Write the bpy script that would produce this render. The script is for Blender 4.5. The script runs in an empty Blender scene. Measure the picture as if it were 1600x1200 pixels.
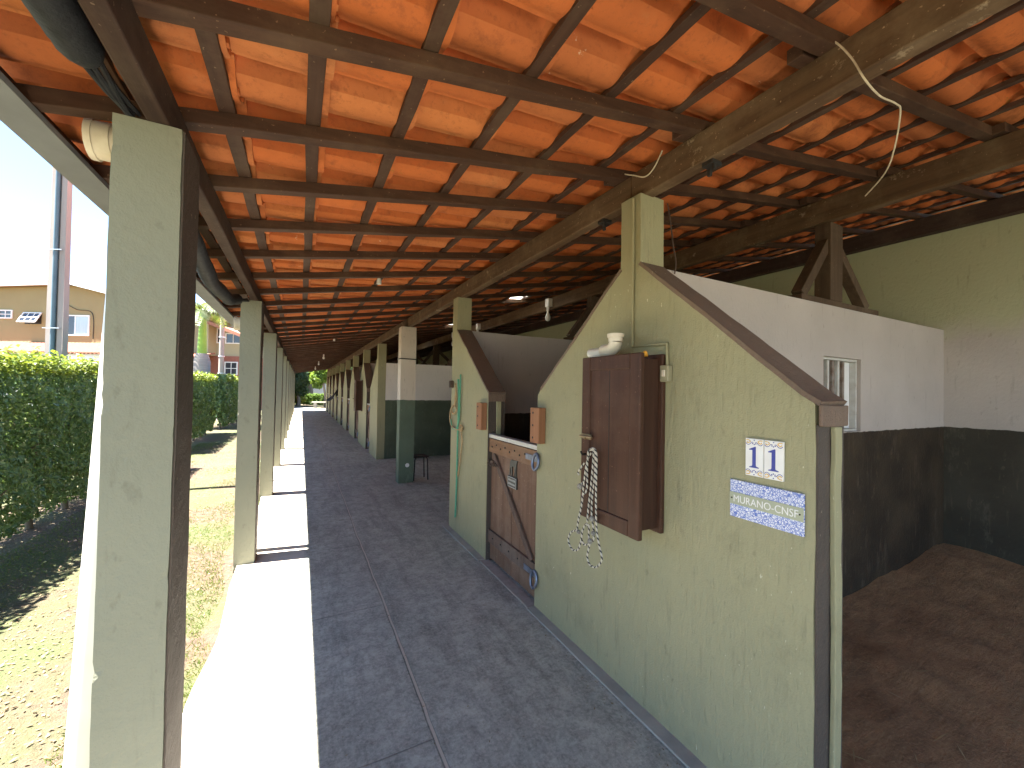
import bpy, bmesh, math, random
import numpy as np
from mathutils import Vector, Matrix, noise as mnoise
random.seed(7); RNG = np.random.default_rng(7)
scene = bpy.context.scene
COL = scene.collection
R = math.radians

# ------------------------------------------------------------------ camera
YAW, PIT, ROL, FPX, EYE = R(27.6153), R(0.9195), R(1.0707), 630.474, 1.6
fw = Vector((math.sin(YAW)*math.cos(PIT), math.cos(YAW)*math.cos(PIT), math.sin(PIT)))
rt0 = Vector((math.cos(YAW), -math.sin(YAW), 0)); up0 = rt0.cross(fw)
rt = math.cos(ROL)*rt0 + math.sin(ROL)*up0
up = -math.sin(ROL)*rt0 + math.cos(ROL)*up0
EYEP = Vector((0, 0, EYE))
cam_data = bpy.data.cameras.new("camera"); cam = bpy.data.objects.new("camera", cam_data); COL.objects.link(cam)
cam.matrix_world = Matrix(((rt.x, up.x, -fw.x, 0), (rt.y, up.y, -fw.y, 0), (rt.z, up.z, -fw.z, EYE), (0, 0, 0, 1)))
cam_data.sensor_width = 36; cam_data.lens = FPX/1600*36
cam_data.clip_start = 0.05; cam_data.clip_end = 1500
scene.camera = cam

def at(px, py, D):            # a direction measured on the photograph, taken to its real distance
    return EYEP + D*(fw + rt*((px-800)/FPX) - up*((py-600)/FPX))

# ------------------------------------------------------------------ materials
def new_mat(name):
    m = bpy.data.materials.new(name); m.use_nodes = True
    nt = m.node_tree; b = nt.nodes["Principled BSDF"]
    return m, nt, b

def N(nt, t, **kw):
    n = nt.nodes.new(t)
    for k, v in kw.items(): setattr(n, k, v)
    return n

def L(nt, a, b): nt.links.new(a, b)

def c4(c): return (c[0], c[1], c[2], 1)

def mix(nt, fac, a, b, mode='MIX'):
    n = N(nt, 'ShaderNodeMix', data_type='RGBA', blend_type=mode)
    for s, v in ((n.inputs[0], fac), (n.inputs[6], a), (n.inputs[7], b)):
        if isinstance(v, (int, float)): s.default_value = v
        elif isinstance(v, tuple): s.default_value = c4(v)
        else: L(nt, v, s)
    return n.outputs[2]

def noise(nt, scale, detail=4, vec=None, stretch=None, rough=.55, dist=0):
    tc = N(nt, 'ShaderNodeTexCoord')
    v = vec or tc.outputs['Object']
    if stretch:
        mp = N(nt, 'ShaderNodeMapping'); mp.inputs['Scale'].default_value = stretch
        L(nt, v, mp.inputs[0]); v = mp.outputs[0]
    n = N(nt, 'ShaderNodeTexNoise'); n.inputs['Scale'].default_value = scale
    n.inputs['Detail'].default_value = detail; n.inputs['Roughness'].default_value = rough
    n.inputs['Distortion'].default_value = dist
    L(nt, v, n.inputs['Vector']); return n.outputs[0]

def ramp(nt, src, p0, p1, v0=0., v1=1.):
    n = N(nt, 'ShaderNodeMapRange'); n.inputs[1].default_value = p0; n.inputs[2].default_value = p1
    n.inputs[3].default_value = v0; n.inputs[4].default_value = v1; n.clamp = True
    L(nt, src, n.inputs[0]); return n.outputs[0]

def math_(nt, op, a, b=None):
    n = N(nt, 'ShaderNodeMath', operation=op)
    for s, v in ((n.inputs[0], a), (n.inputs[1], b)):
        if v is None: continue
        if isinstance(v, (int, float)): s.default_value = v
        else: L(nt, v, s)
    return n.outputs[0]

def bump(nt, b, h, strength=.3, dist=.01):
    n = N(nt, 'ShaderNodeBump'); n.inputs['Strength'].default_value = strength; n.inputs['Distance'].default_value = dist
    L(nt, h, n.inputs['Height']); L(nt, n.outputs[0], b.inputs['Normal'])

def simple(name, c, c2=None, scale=8, rough=.7, metal=0, bstr=.15, bscale=60, stretch=None, spec=.3):
    m, nt, b = new_mat(name)
    c2 = c2 or tuple(x*.75 for x in c)
    L(nt, mix(nt, ramp(nt, noise(nt, scale, 6, stretch=stretch), .32, .68), c, c2), b.inputs['Base Color'])
    b.inputs['Roughness'].default_value = rough; b.inputs['Metallic'].default_value = metal
    b.inputs['Specular IOR Level'].default_value = spec
    if bstr: bump(nt, b, noise(nt, bscale, 3, stretch=stretch), bstr, .004)
    return m

def render_paint(name, c, c2, fleck=None, streak=True, low=None, split=None, spots=True, bstr=.6, top=None, dirt=(.10, .085, .06), fleckamt=.62):
    """painted cement render: vertical trowel streaks, small chips, dirt; low/split gives a dado in another paint"""
    m, nt, b = new_mat(name)
    big = noise(nt, 1.3, 5)
    col = mix(nt, ramp(nt, big, .35, .68), c, c2)
    geo = N(nt, 'ShaderNodeTexCoord'); sep = N(nt, 'ShaderNodeSeparateXYZ'); L(nt, geo.outputs['Object'], sep.inputs[0])
    if low:
        wob = math_(nt, 'ADD', sep.outputs[2], math_(nt, 'MULTIPLY', math_(nt, 'SUBTRACT', noise(nt, 9, 4), .5), .03))
        lo = mix(nt, ramp(nt, noise(nt, 2.2, 6), .38, .66), low[0], low[1])
        lo = mix(nt, ramp(nt, noise(nt, 3.3, 7, stretch=(1.5, 1.5, .6), rough=.75), .56, .72, 0, .45), lo, tuple(min(1, x*2.6+.02) for x in low[1]))
        col = mix(nt, ramp(nt, wob, split-.002, split+.002), lo, col)
    if top:
        col = mix(nt, ramp(nt, math_(nt, 'ADD', sep.outputs[2], math_(nt, 'MULTIPLY', math_(nt, 'SUBTRACT', noise(nt, 3, 4), .5), .25)), top[0]-.12, top[0]+.12), col, top[1])
    st = noise(nt, 5, 6, stretch=(4.5, 4.5, .55))
    col = mix(nt, ramp(nt, st, .60, .78, 0, .38), col, dirt)
    col = mix(nt, ramp(nt, noise(nt, 24, 3, stretch=(1, 1, .5)), .64, .74, 0, .3), col, dirt)
    if streak:
        sc = noise(nt, 2.1, 7, rough=.75)
        col = mix(nt, ramp(nt, sc, .55, .70, 0, .45), col, tuple(x*.62 for x in c2))
        col = mix(nt, ramp(nt, noise(nt, 11, 6, rough=.8), .66, .72, 0, .4), col, (.17, .14, .085))
    if fleck:
        fl = noise(nt, 34, 2, stretch=(1.7, 1.7, .8))
        gate = ramp(nt, noise(nt, 1.6, 3), .42, .58)
        col = mix(nt, math_(nt, 'MULTIPLY', ramp(nt, fl, fleckamt+.09, fleckamt+.12), gate), col, fleck)
    L(nt, col, b.inputs['Base Color']); b.inputs['Roughness'].default_value = .62
    b.inputs['Specular IOR Level'].default_value = .1
    h = math_(nt, 'ADD', noise(nt, 42, 4, stretch=(1, 1, .26 if streak else .8)), math_(nt, 'MULTIPLY', noise(nt, 150, 2), .35))
    if streak: h = math_(nt, 'SUBTRACT', h, math_(nt, 'MULTIPLY', ramp(nt, noise(nt, 30, 2, stretch=(1.6, 1.6, .22)), .62, .72), .25))
    bump(nt, b, h, bstr, .010)
    return m

def wood(name, c, c2, axis='y', dust=None, rough=.65, scale=3.0, bstr=.4, stain=0):
    m, nt, b = new_mat(name)
    st = {'x': (.12, 3, 3), 'y': (3, .12, 3), 'z': (3, 3, .12)}[axis]
    g = noise(nt, scale*3, 8, stretch=st, rough=.65)
    col = mix(nt, ramp(nt, g, .33, .67), c, c2)
    if dust:
        d = noise(nt, 3.2, 6, rough=.7)
        col = mix(nt, ramp(nt, d, .48, .75, 0, .75), col, dust)
        col = mix(nt, ramp(nt, noise(nt, 70, 2), .70, .74, 0, .6), col, tuple(min(1, x*2.2) for x in dust))
    if stain:
        col = mix(nt, ramp(nt, noise(nt, 6, 6, rough=.75), .60, .66, 0, stain), col, (.42, .33, .22))
    L(nt, col, b.inputs['Base Color']); b.inputs['Roughness'].default_value = rough
    b.inputs['Specular IOR Level'].default_value = .12
    bump(nt, b, math_(nt, 'ADD', g, math_(nt, 'MULTIPLY', noise(nt, 90, 3), .3)), bstr, .004)
    return m

M = {}
OL1, OL2 = (.325, .302, .178), (.285, .272, .165)
M['olive'] = render_paint('olive painted render', OL1, OL2, fleck=(.55, .51, .37), bstr=.5)
M['pillar'] = render_paint('grey olive painted render', (.25, .25, .185), (.22, .222, .165), fleck=None, streak=False, bstr=.35)
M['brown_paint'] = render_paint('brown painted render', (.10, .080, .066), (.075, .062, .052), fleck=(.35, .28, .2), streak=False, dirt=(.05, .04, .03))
M['coping'] = render_paint('brown coping paint', (.19, .135, .10), (.145, .105, .08), fleck=(.42, .35, .27), streak=False, dirt=(.08, .06, .045))
M['partition'] = render_paint('white over dark dado', (.50, .44, .395), (.43, .375, .335), low=((.036, .027, .019), (.065, .046, .029)), split=1.32, fleck=None, bstr=.35, streak=False, dirt=(.2, .15, .11))
M['backwall'] = render_paint('back wall paint', (.52, .465, .415), (.45, .405, .365), low=((.052, .047, .035), (.074, .066, .048)), split=1.32, top=(2.28, (.45, .46, .30)), fleck=None, bstr=.35, streak=False, dirt=(.2, .16, .11))
M['baywall'] = render_paint('white over green dado', (.72, .67, .61), (.64, .60, .55), low=((.10, .125, .085), (.08, .10, .068)), split=1.33, fleck=None, bstr=.35, streak=False, dirt=(.26, .22, .17))
M['freepost'] = render_paint('pale over green post paint', (.60, .54, .45), (.54, .48, .40), low=((.12, .16, .115), (.10, .13, .092)), split=1.405, fleck=(.7, .68, .6), bstr=.4, streak=False, fleckamt=.66)
M['rafter'] = wood('dark brown rafter wood', (.080, .042, .026), (.048, .026, .017), 'x', dust=(.12, .075, .045))
M['batten'] = wood('brown batten wood', (.080, .043, .028), (.050, .028, .019), 'y', dust=(.12, .085, .055))
M['beam'] = wood('old dusty beam wood', (.13, .080, .043), (.078, .047, .027), 'y', dust=(.21, .15, .09), stain=.5)
M['beam_dark'] = wood('dark beam wood', (.07, .044, .034), (.045, .029, .024), 'y', dust=(.11, .08, .06))
M['post_wood'] = wood('dark post wood', (.10, .066, .042), (.065, .042, .028), 'z', dust=(.14, .1, .065))
M['cab'] = wood('dark varnished cabinet wood', (.085, .042, .027), (.055, .028, .019), 'z', rough=.4, dust=(.11, .065, .045))
M['cab_in'] = wood('cabinet side wood', (.070, .036, .024), (.045, .024, .017), 'z', rough=.5)
M['door'] = wood('worn door planks', (.20, .12, .078), (.13, .076, .05), 'z', dust=(.26, .18, .13), rough=.7)
M['door_rail'] = wood('door rail wood', (.25, .14, .075), (.17, .095, .055), 'y', dust=(.25, .18, .13))
M['door_low'] = wood('scuffed bottom board', (.15, .10, .075), (.10, .07, .055), 'z', dust=(.2, .16, .13))
M['block'] = wood('raw red brown wood', (.34, .17, .09), (.25, .12, .065), 'z')
M['pvc'] = simple('white plastic pipe', (.78, .76, .70), (.70, .67, .58), 5, .35, bstr=.05)
M['pvc_old'] = simple('old cream plastic', (.72, .66, .54), (.60, .52, .40), 14, .45, bstr=.1)
M['gutter'] = simple('grey painted gutter', (.20, .215, .225), (.165, .175, .185), 6, .55, bstr=.1)
M['black_net'] = simple('black shade netting', (.030, .032, .036), (.018, .019, .022), 30, .6, bstr=.5, bscale=90)
M['white_metal'] = simple('galvanised strip', (.62, .63, .62), (.5, .5, .5), 12, .35, .6, bstr=.05)
M['steel'] = simple('blue grey hinge steel', (.22, .27, .36), (.14, .15, .19), 22, .4, .7)
M['rust'] = simple('rusty iron', (.13, .085, .06), (.07, .05, .04), 25, .7, .4)
M['iron'] = simple('black iron', (.035, .035, .035), (.05, .042, .035), 25, .55, .5)
M['brass'] = simple('dull brass latch', (.35, .27, .16), (.25, .18, .1), 25, .4, .6)
M['white'] = simple('white ceramic', (.80, .79, .76), (.74, .72, .68), 15, .25, bstr=.03)
M['knot'] = simple('grey rope knot', (.34, .32, .27), (.12, .115, .1), 120, .8, bstr=.6)
M['navy'] = simple('blue glaze', (.07, .08, .30), (.09, .1, .34), 20, .25, bstr=0)
M['ochre'] = simple('ochre glaze', (.75, .50, .16), (.7, .45, .14), 20, .25, bstr=0)
M['grey_box'] = simple('grey olive switch box', (.33, .31, .20), (.28, .26, .17), 20, .5)
M['green_rope'] = simple('green strap', (.10, .33, .20), (.07, .26, .16), 40, .6, bscale=160)
M['tan_rope'] = simple('tan rope', (.45, .33, .17), (.33, .22, .11), 60, .75, bscale=160)
M['yellow'] = simple('orange yellow plastic', (.75, .36, .04), (.6, .27, .03), 20, .5)
M['twine'] = simple('pale twine', (.58, .50, .36), (.45, .38, .26), 50, .8)
M['dark_cloth'] = simple('black cloth', (.02, .02, .024), (.03, .03, .034), 20, .85)
M['bulb'] = simple('white bulb glass', (.85, .85, .83), (.8, .8, .78), 4, .2, bstr=0)
M['concrete'] = simple('grey concrete', (.33, .31, .27), (.26, .245, .215), 5, .85, bstr=.3)
M['kerb'] = simple('worn grey edging', (.36, .34, .29), (.27, .255, .22), 7, .7, bstr=.35)
M['sill'] = simple('pale worn cement', (.36, .32, .27), (.27, .24, .2), 16, .8, bstr=.4)
M['pole'] = simple('weathered concrete pole', (.36, .31, .28), (.29, .25, .225), 4, .85, bstr=.3, stretch=(3, 3, .4))
M['blue_pipe'] = simple('blue green conduit', (.11, .17, .20), (.09, .14, .17), 5, .45)
M['house_wall'] = simple('ochre house render', (.29, .23, .115), (.27, .21, .105), 1.2, .85, bstr=.15)
M['house_wall2'] = simple('cream house render', (.40, .345, .22), (.37, .32, .2), 1.2, .85, bstr=.15)
M['brick'] = simple('red brick wall', (.34, .13, .09), (.26, .1, .07), 9, .85)
M['white_paint'] = simple('white trim paint', (.78, .77, .75), (.72, .71, .69), 5, .5, bstr=.04)
M['curtain'] = simple('pale blue curtain', (.45, .60, .63), (.36, .5, .54), 5, .8, stretch=(8, 8, .3))
M['bark'] = simple('grey bark', (.20, .17, .13), (.12, .1, .08), 9, .9, bstr=.6, bscale=25, stretch=(2, 2, .5))
M['palm_green'] = simple('green crownshaft', (.26, .40, .05), (.20, .33, .045), 4, .4, bstr=.05)
M['palm_grey'] = simple('ringed grey palm trunk', (.36, .32, .29), (.25, .22, .2), 9, .85, stretch=(.3, .3, 6), bstr=.4)
M['stone'] = simple('pale stone', (.50, .46, .38), (.42, .38, .31), 8, .8)
M['garden_wall'] = simple('pale blue white wall', (.55, .58, .62), (.5, .53, .57), 2, .8)
M['grate'] = simple('pale scaled bars', (.58, .57, .53), (.45, .42, .37), 16, .6)
M['grate_rust'] = simple('rusted bar', (.16, .10, .07), (.30, .26, .22), 18, .8)
M['plate_grey'] = simple('grey metal plate', (.055, .06, .056), (.04, .045, .042), 30, .4, .3)
M['plate_light'] = simple('pale lettering', (.36, .37, .35), (.3, .31, .3), 30, .5)

def glass_mat():
    m, nt, b = new_mat('dark window glass')
    b.inputs['Base Color'].default_value = (.03, .035, .045, 1); b.inputs['Roughness'].default_value = .08
    b.inputs['Specular IOR Level'].default_value = .6; return m
M['roof_edge'] = simple('weathered grey brown roof', (.34, .27, .23), (.27, .22, .19), 7, .85, bstr=.4, bscale=12)
M['glass'] = glass_mat()

def rope_mat():
    m, nt, b = new_mat('black and white braided rope')
    uv = N(nt, 'ShaderNodeUVMap'); w = N(nt, 'ShaderNodeTexWave', wave_type='BANDS', bands_direction='DIAGONAL')
    w.inputs['Scale'].default_value = 1; mp = N(nt, 'ShaderNodeMapping'); mp.inputs['Scale'].default_value = (.628, .628, 1)
    L(nt, uv.outputs[0], mp.inputs[0]); L(nt, mp.outputs[0], w.inputs[0])
    L(nt, mix(nt, ramp(nt, w.outputs[1], .28, .40), (.03, .03, .032), (.52, .48, .39)), b.inputs['Base Color'])
    b.inputs['Roughness'].default_value = .8
    bump(nt, b, w.outputs[1], .5, .004); return m
M['rope'] = rope_mat()

def tile_mat(name, c, trans=False):
    m, nt, b = new_mat(name)
    if trans:
        out = nt.nodes['Material Output']
        t = N(nt, 'ShaderNodeBsdfTranslucent'); t.inputs[0].default_value = (.85, .87, .82, 1)
        L(nt, t.outputs[0], out.inputs[0]); return m
    g = N(nt, 'ShaderNodeNewGeometry'); rnd = g.outputs['Random Per Island']
    cr = N(nt, 'ShaderNodeValToRGB'); e = cr.color_ramp.elements
    e[0].position = 0; e[0].color = (.42, .115, .034, 1); e[1].position = 1; e[1].color = (.56, .19, .06, 1)
    for p, cc in ((.18, (.56, .16, .046)), (.5, (.52, .145, .042)), (.72, (.48, .145, .048)), (.88, (.56, .20, .07))):
        x = e.new(p); x.color = c4(cc)
    L(nt, rnd, cr.inputs[0])
    col = mix(nt, ramp(nt, noise(nt, 7, 6, rough=.65), .35, .75, 0, .5), cr.outputs[0], (.31, .095, .036))
    # lime bloom, soot stains, a little moss
    col = mix(nt, ramp(nt, noise(nt, 2.7, 6, rough=.7), .60, .76, 0, .4), col, (.46, .24, .11))
    col = mix(nt, ramp(nt, noise(nt, 4.5, 7, rough=.75), .54, .68, 0, .75), col, (.20, .065, .028))
    col = mix(nt, ramp(nt, noise(nt, 3.6, 6, rough=.8), .64, .69, 0, .6), col, (.15, .16, .03))
    col = mix(nt, ramp(nt, noise(nt, 6.5, 5, rough=.8), .675, .70, 0, .7), col, (.58, .46, .33))
    col = mix(nt, ramp(nt, noise(nt, 45, 4, rough=.75), .54, .68, 0, .45), col, (.26, .085, .035))
    L(nt, col, b.inputs['Base Color']); b.inputs['Roughness'].default_value = .75
    b.inputs['Specular IOR Level'].default_value = .1
    bump(nt, b, math_(nt, 'ADD', noise(nt, 40, 4, stretch=(.4, 1, 1)), math_(nt, 'MULTIPLY', noise(nt, 160, 2), .4)), .35, .004)
    return m
M['tile'] = tile_mat('clay roof tile', None)
M['skytile'] = tile_mat('translucent tile', None, True)
M['tile_far'] = simple('far clay tiles', (.36, .16, .10), (.27, .12, .08), 7, .85, bstr=.6, bscale=12)

def leaf_mat(name, cols, tr=.35, rough=.45):
    m, nt, b = new_mat(name); out = nt.nodes['Material Output']
    g = N(nt, 'ShaderNodeNewGeometry'); cr = N(nt, 'ShaderNodeValToRGB'); e = cr.color_ramp.elements
    e[0].color = c4(cols[0]); e[1].color = c4(cols[-1])
    for i, cc in enumerate(cols[1:-1]):
        x = e.new((i+1)/(len(cols)-1)); x.color = c4(cc)
    L(nt, g.outputs['Random Per Island'], cr.inputs[0]); L(nt, cr.outputs[0], b.inputs['Base Color'])
    b.inputs['Roughness'].default_value = rough
    t = N(nt, 'ShaderNodeBsdfTranslucent'); L(nt, mix(nt, .5, cr.outputs[0], (.25, .30, .02)), t.inputs[0])
    ms = N(nt, 'ShaderNodeMixShader'); ms.inputs[0].default_value = tr
    L(nt, b.outputs[0], ms.inputs[1]); L(nt, t.outputs[0], ms.inputs[2]); L(nt, ms.outputs[0], out.inputs[0])
    return m
M['hedge'] = leaf_mat('hedge leaves', [(.075, .155, .075), (.14, .24, .11), (.19, .29, .115), (.10, .19, .095)], .45, .28)
M['hedge_lit'] = leaf_mat('sunlit hedge top leaves', [(.16, .22, .03), (.22, .26, .035), (.11, .18, .03)], .45)  # sunlight on the hedge top is put into this yellower leaf colour
M['tree_dark'] = leaf_mat('dark tree leaves', [(.02, .05, .025), (.035, .07, .03), (.05, .085, .035)])
M['tree_bright'] = leaf_mat('bright tree leaves', [(.10, .18, .03), (.14, .24, .035), (.18, .28, .05)], .5)
M['shrub_yellow'] = leaf_mat('yellow shrub leaves', [(.38, .36, .03), (.30, .32, .04), (.2, .25, .03)], .4)
M['frond'] = leaf_mat('palm fronds', [(.06, .10, .035), (.09, .13, .05), (.12, .15, .07)], .3)
M['grass'] = leaf_mat('grass blades', [(.07, .13, .022), (.10, .16, .03), (.15, .17, .045), (.08, .14, .02)], .35)
M['litter'] = leaf_mat('dry leaf litter', [(.17, .11, .055), (.25, .175, .09), (.12, .075, .04), (.30, .23, .13)], .1, .8)
M['straw'] = leaf_mat('straw', [(.42, .30, .14), (.34, .23, .10), (.5, .38, .2)], .1, .7)

def floor_mat():
    m, nt, b = new_mat('corridor floor')
    tc = N(nt, 'ShaderNodeTexCoord'); sp = N(nt, 'ShaderNodeSeparateXYZ'); L(nt, tc.outputs['Object'], sp.inputs[0])
    X, Y = sp.outputs[0], sp.outputs[1]
    a = noise(nt, 1.1, 6, rough=.65); bn = noise(nt, 7, 7, rough=.7); fine = noise(nt, 60, 4, rough=.7)
    mat_c = mix(nt, ramp(nt, a, .40, .62), (.36, .355, .295), (.46, .45, .375))
    mat_c = mix(nt, ramp(nt, bn, .42, .66, 0, .6), mat_c, (.18, .177, .149))
    mat_c = mix(nt, ramp(nt, noise(nt, 2.6, 7, rough=.75, dist=.6), .58, .72, 0, .55), mat_c, (.47, .445, .37))
    mat_c = mix(nt, ramp(nt, noise(nt, 2.2, 7, stretch=(2.6, .5, 1), rough=.78), .48, .64, 0, .6), mat_c, (.125, .123, .104))
    mat_c = mix(nt, ramp(nt, noise(nt, 20, 8, rough=.85), .46, .60, 0, .6), mat_c, (.135, .133, .112))
    mat_c = mix(nt, ramp(nt, fine, .42, .70, 0, .5), mat_c, (.52, .50, .42))
    lit_con = mix(nt, ramp(nt, bn, .4, .7), (.56, .51, .43), (.44, .40, .33))  # sunlit concrete edge strip coloured paler and warmer to bounce more light
    wx = math_(nt, 'ADD', X, math_(nt, 'MULTIPLY', math_(nt, 'SUBTRACT', noise(nt, 6, 3), .5), .02))
    col = mix(nt, ramp(nt, wx, .06, .09), lit_con, mat_c)
    # long seam and cross joints of the left hand row of slabs
    wob = math_(nt, 'MULTIPLY', math_(nt, 'SUBTRACT', noise(nt, 1.2, 3), .5), .05)
    dx = math_(nt, 'ABSOLUTE', math_(nt, 'SUBTRACT', math_(nt, 'ADD', X, wob), .585))
    seam = ramp(nt, dx, .005, .008, 1, 0); groove = ramp(nt, dx, .009, .014, 1, 0)
    ym = math_(nt, 'ABSOLUTE', math_(nt, 'SUBTRACT', math_(nt, 'MODULO', math_(nt, 'ADD', math_(nt, 'ADD', Y, wob), .11), 1.28), .64))
    cj = math_(nt, 'MULTIPLY', ramp(nt, ym, .002, .006, 1, 0), math_(nt, 'MULTIPLY', ramp(nt, X, .57, .585, 1, 0), ramp(nt, X, .08, .09)))
    ym2 = math_(nt, 'ABSOLUTE', math_(nt, 'SUBTRACT', math_(nt, 'MODULO', math_(nt, 'ADD', Y, .45), 1.1), .55))
    cj2 = math_(nt, 'MULTIPLY', ramp(nt, ym2, .004, .009, 1, 0), ramp(nt, X, 1.6, 1.61))
    col = mix(nt, math_(nt, 'MULTIPLY', groove, .45), col, (.05, .048, .045))
    col = mix(nt, math_(nt, 'MULTIPLY', seam, .85), col, (.50, .44, .35))
    col = mix(nt, math_(nt, 'MULTIPLY', math_(nt, 'MAXIMUM', cj, cj2), .5), col, (.07, .065, .06))
    flk = noise(nt, 95, 1, rough=.5)
    col = mix(nt, ramp(nt, flk, .765, .785), col, (.50, .44, .33))
    L(nt, col, b.inputs['Base Color']); L(nt, ramp(nt, bn, .3, .7, .6, .8), b.inputs['Roughness'])
    b.inputs['Specular IOR Level'].default_value = .15
    h = math_(nt, 'ADD', math_(nt, 'MULTIPLY', bn, .5), math_(nt, 'MULTIPLY', fine, .35))
    h = math_(nt, 'SUBTRACT', h, math_(nt, 'MULTIPLY', math_(nt, 'MAXIMUM', groove, math_(nt, 'MAXIMUM', cj, cj2)), .8))
    bump(nt, b, h, .35, .008); return m
M['floor'] = floor_mat()

def ground_mat():
    m, nt, b = new_mat('dry earth and thin grass')
    a = noise(nt, .7, 6, rough=.65); f = noise(nt, 16, 6, rough=.75); g = noise(nt, 48, 4, rough=.7)
    col = mix(nt, ramp(nt, f, .35, .68), (.145, .096, .064), (.062, .041, .026))
    col = mix(nt, ramp(nt, a, .44, .58, 0, .85), col, (.075, .10, .03))
    col = mix(nt, ramp(nt, g, .58, .68, 0, .7), col, (.24, .175, .11))
    col = mix(nt, ramp(nt, noise(nt, 30, 5, rough=.8), .62, .70, 0, .6), col, (.09, .065, .045))
    L(nt, col, b.inputs['Base Color']); b.inputs['Roughness'].default_value = .95
    bump(nt, b, math_(nt, 'ADD', f, g), .9, .03); return m
M['ground'] = ground_mat()

def bedding_mat():
    m, nt, b = new_mat('brown sawdust bedding')
    f = noise(nt, 9, 8, rough=.75, stretch=(.6, 1.5, 1)); g = noise(nt, 70, 5, rough=.75)
    col = mix(nt, ramp(nt, f, .36, .66), (.40, .22, .095), (.20, .105, .043))
    col = mix(nt, ramp(nt, g, .5, .72, 0, .6), col, (.54, .33, .16))
    L(nt, col, b.inputs['Base Color']); b.inputs['Roughness'].default_value = .95
    bump(nt, b, math_(nt, 'ADD', f, math_(nt, 'MULTIPLY', g, .5)), .9, .03); return m
M['bedding'] = bedding_mat()

def azulejo_mat():
    m, nt, b = new_mat('blue and white patterned glaze')
    tc = N(nt, 'ShaderNodeTexCoord'); mp = N(nt, 'ShaderNodeMapping'); mp.inputs['Scale'].default_value = (0.001, 52, 52)
    L(nt, tc.outputs['Object'], mp.inputs[0])
    v = N(nt, 'ShaderNodeTexVoronoi', feature='DISTANCE_TO_EDGE'); v.inputs['Scale'].default_value = 1.6; L(nt, mp.outputs[0], v.inputs['Vector'])
    v2 = N(nt, 'ShaderNodeTexVoronoi'); v2.inputs['Scale'].default_value = 1.2; L(nt, mp.outputs[0], v2.inputs['Vector'])
    w = math_(nt, 'SINE', math_(nt, 'MULTIPLY', v2.outputs[0], 22))
    k = math_(nt, 'MAXIMUM', ramp(nt, v.outputs[0], .04, .09, 1, 0), ramp(nt, w, .2, .6, 0, .8))
    L(nt, mix(nt, k, (.74, .76, .80), (.14, .20, .52)), b.inputs['Base Color']); b.inputs['Roughness'].default_value = .25
    return m
M['azulejo'] = azulejo_mat()
M['plaque_band'] = simple('sage glaze band', (.40, .42, .30), (.37, .39, .28), 10, .3, bstr=0)

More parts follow.
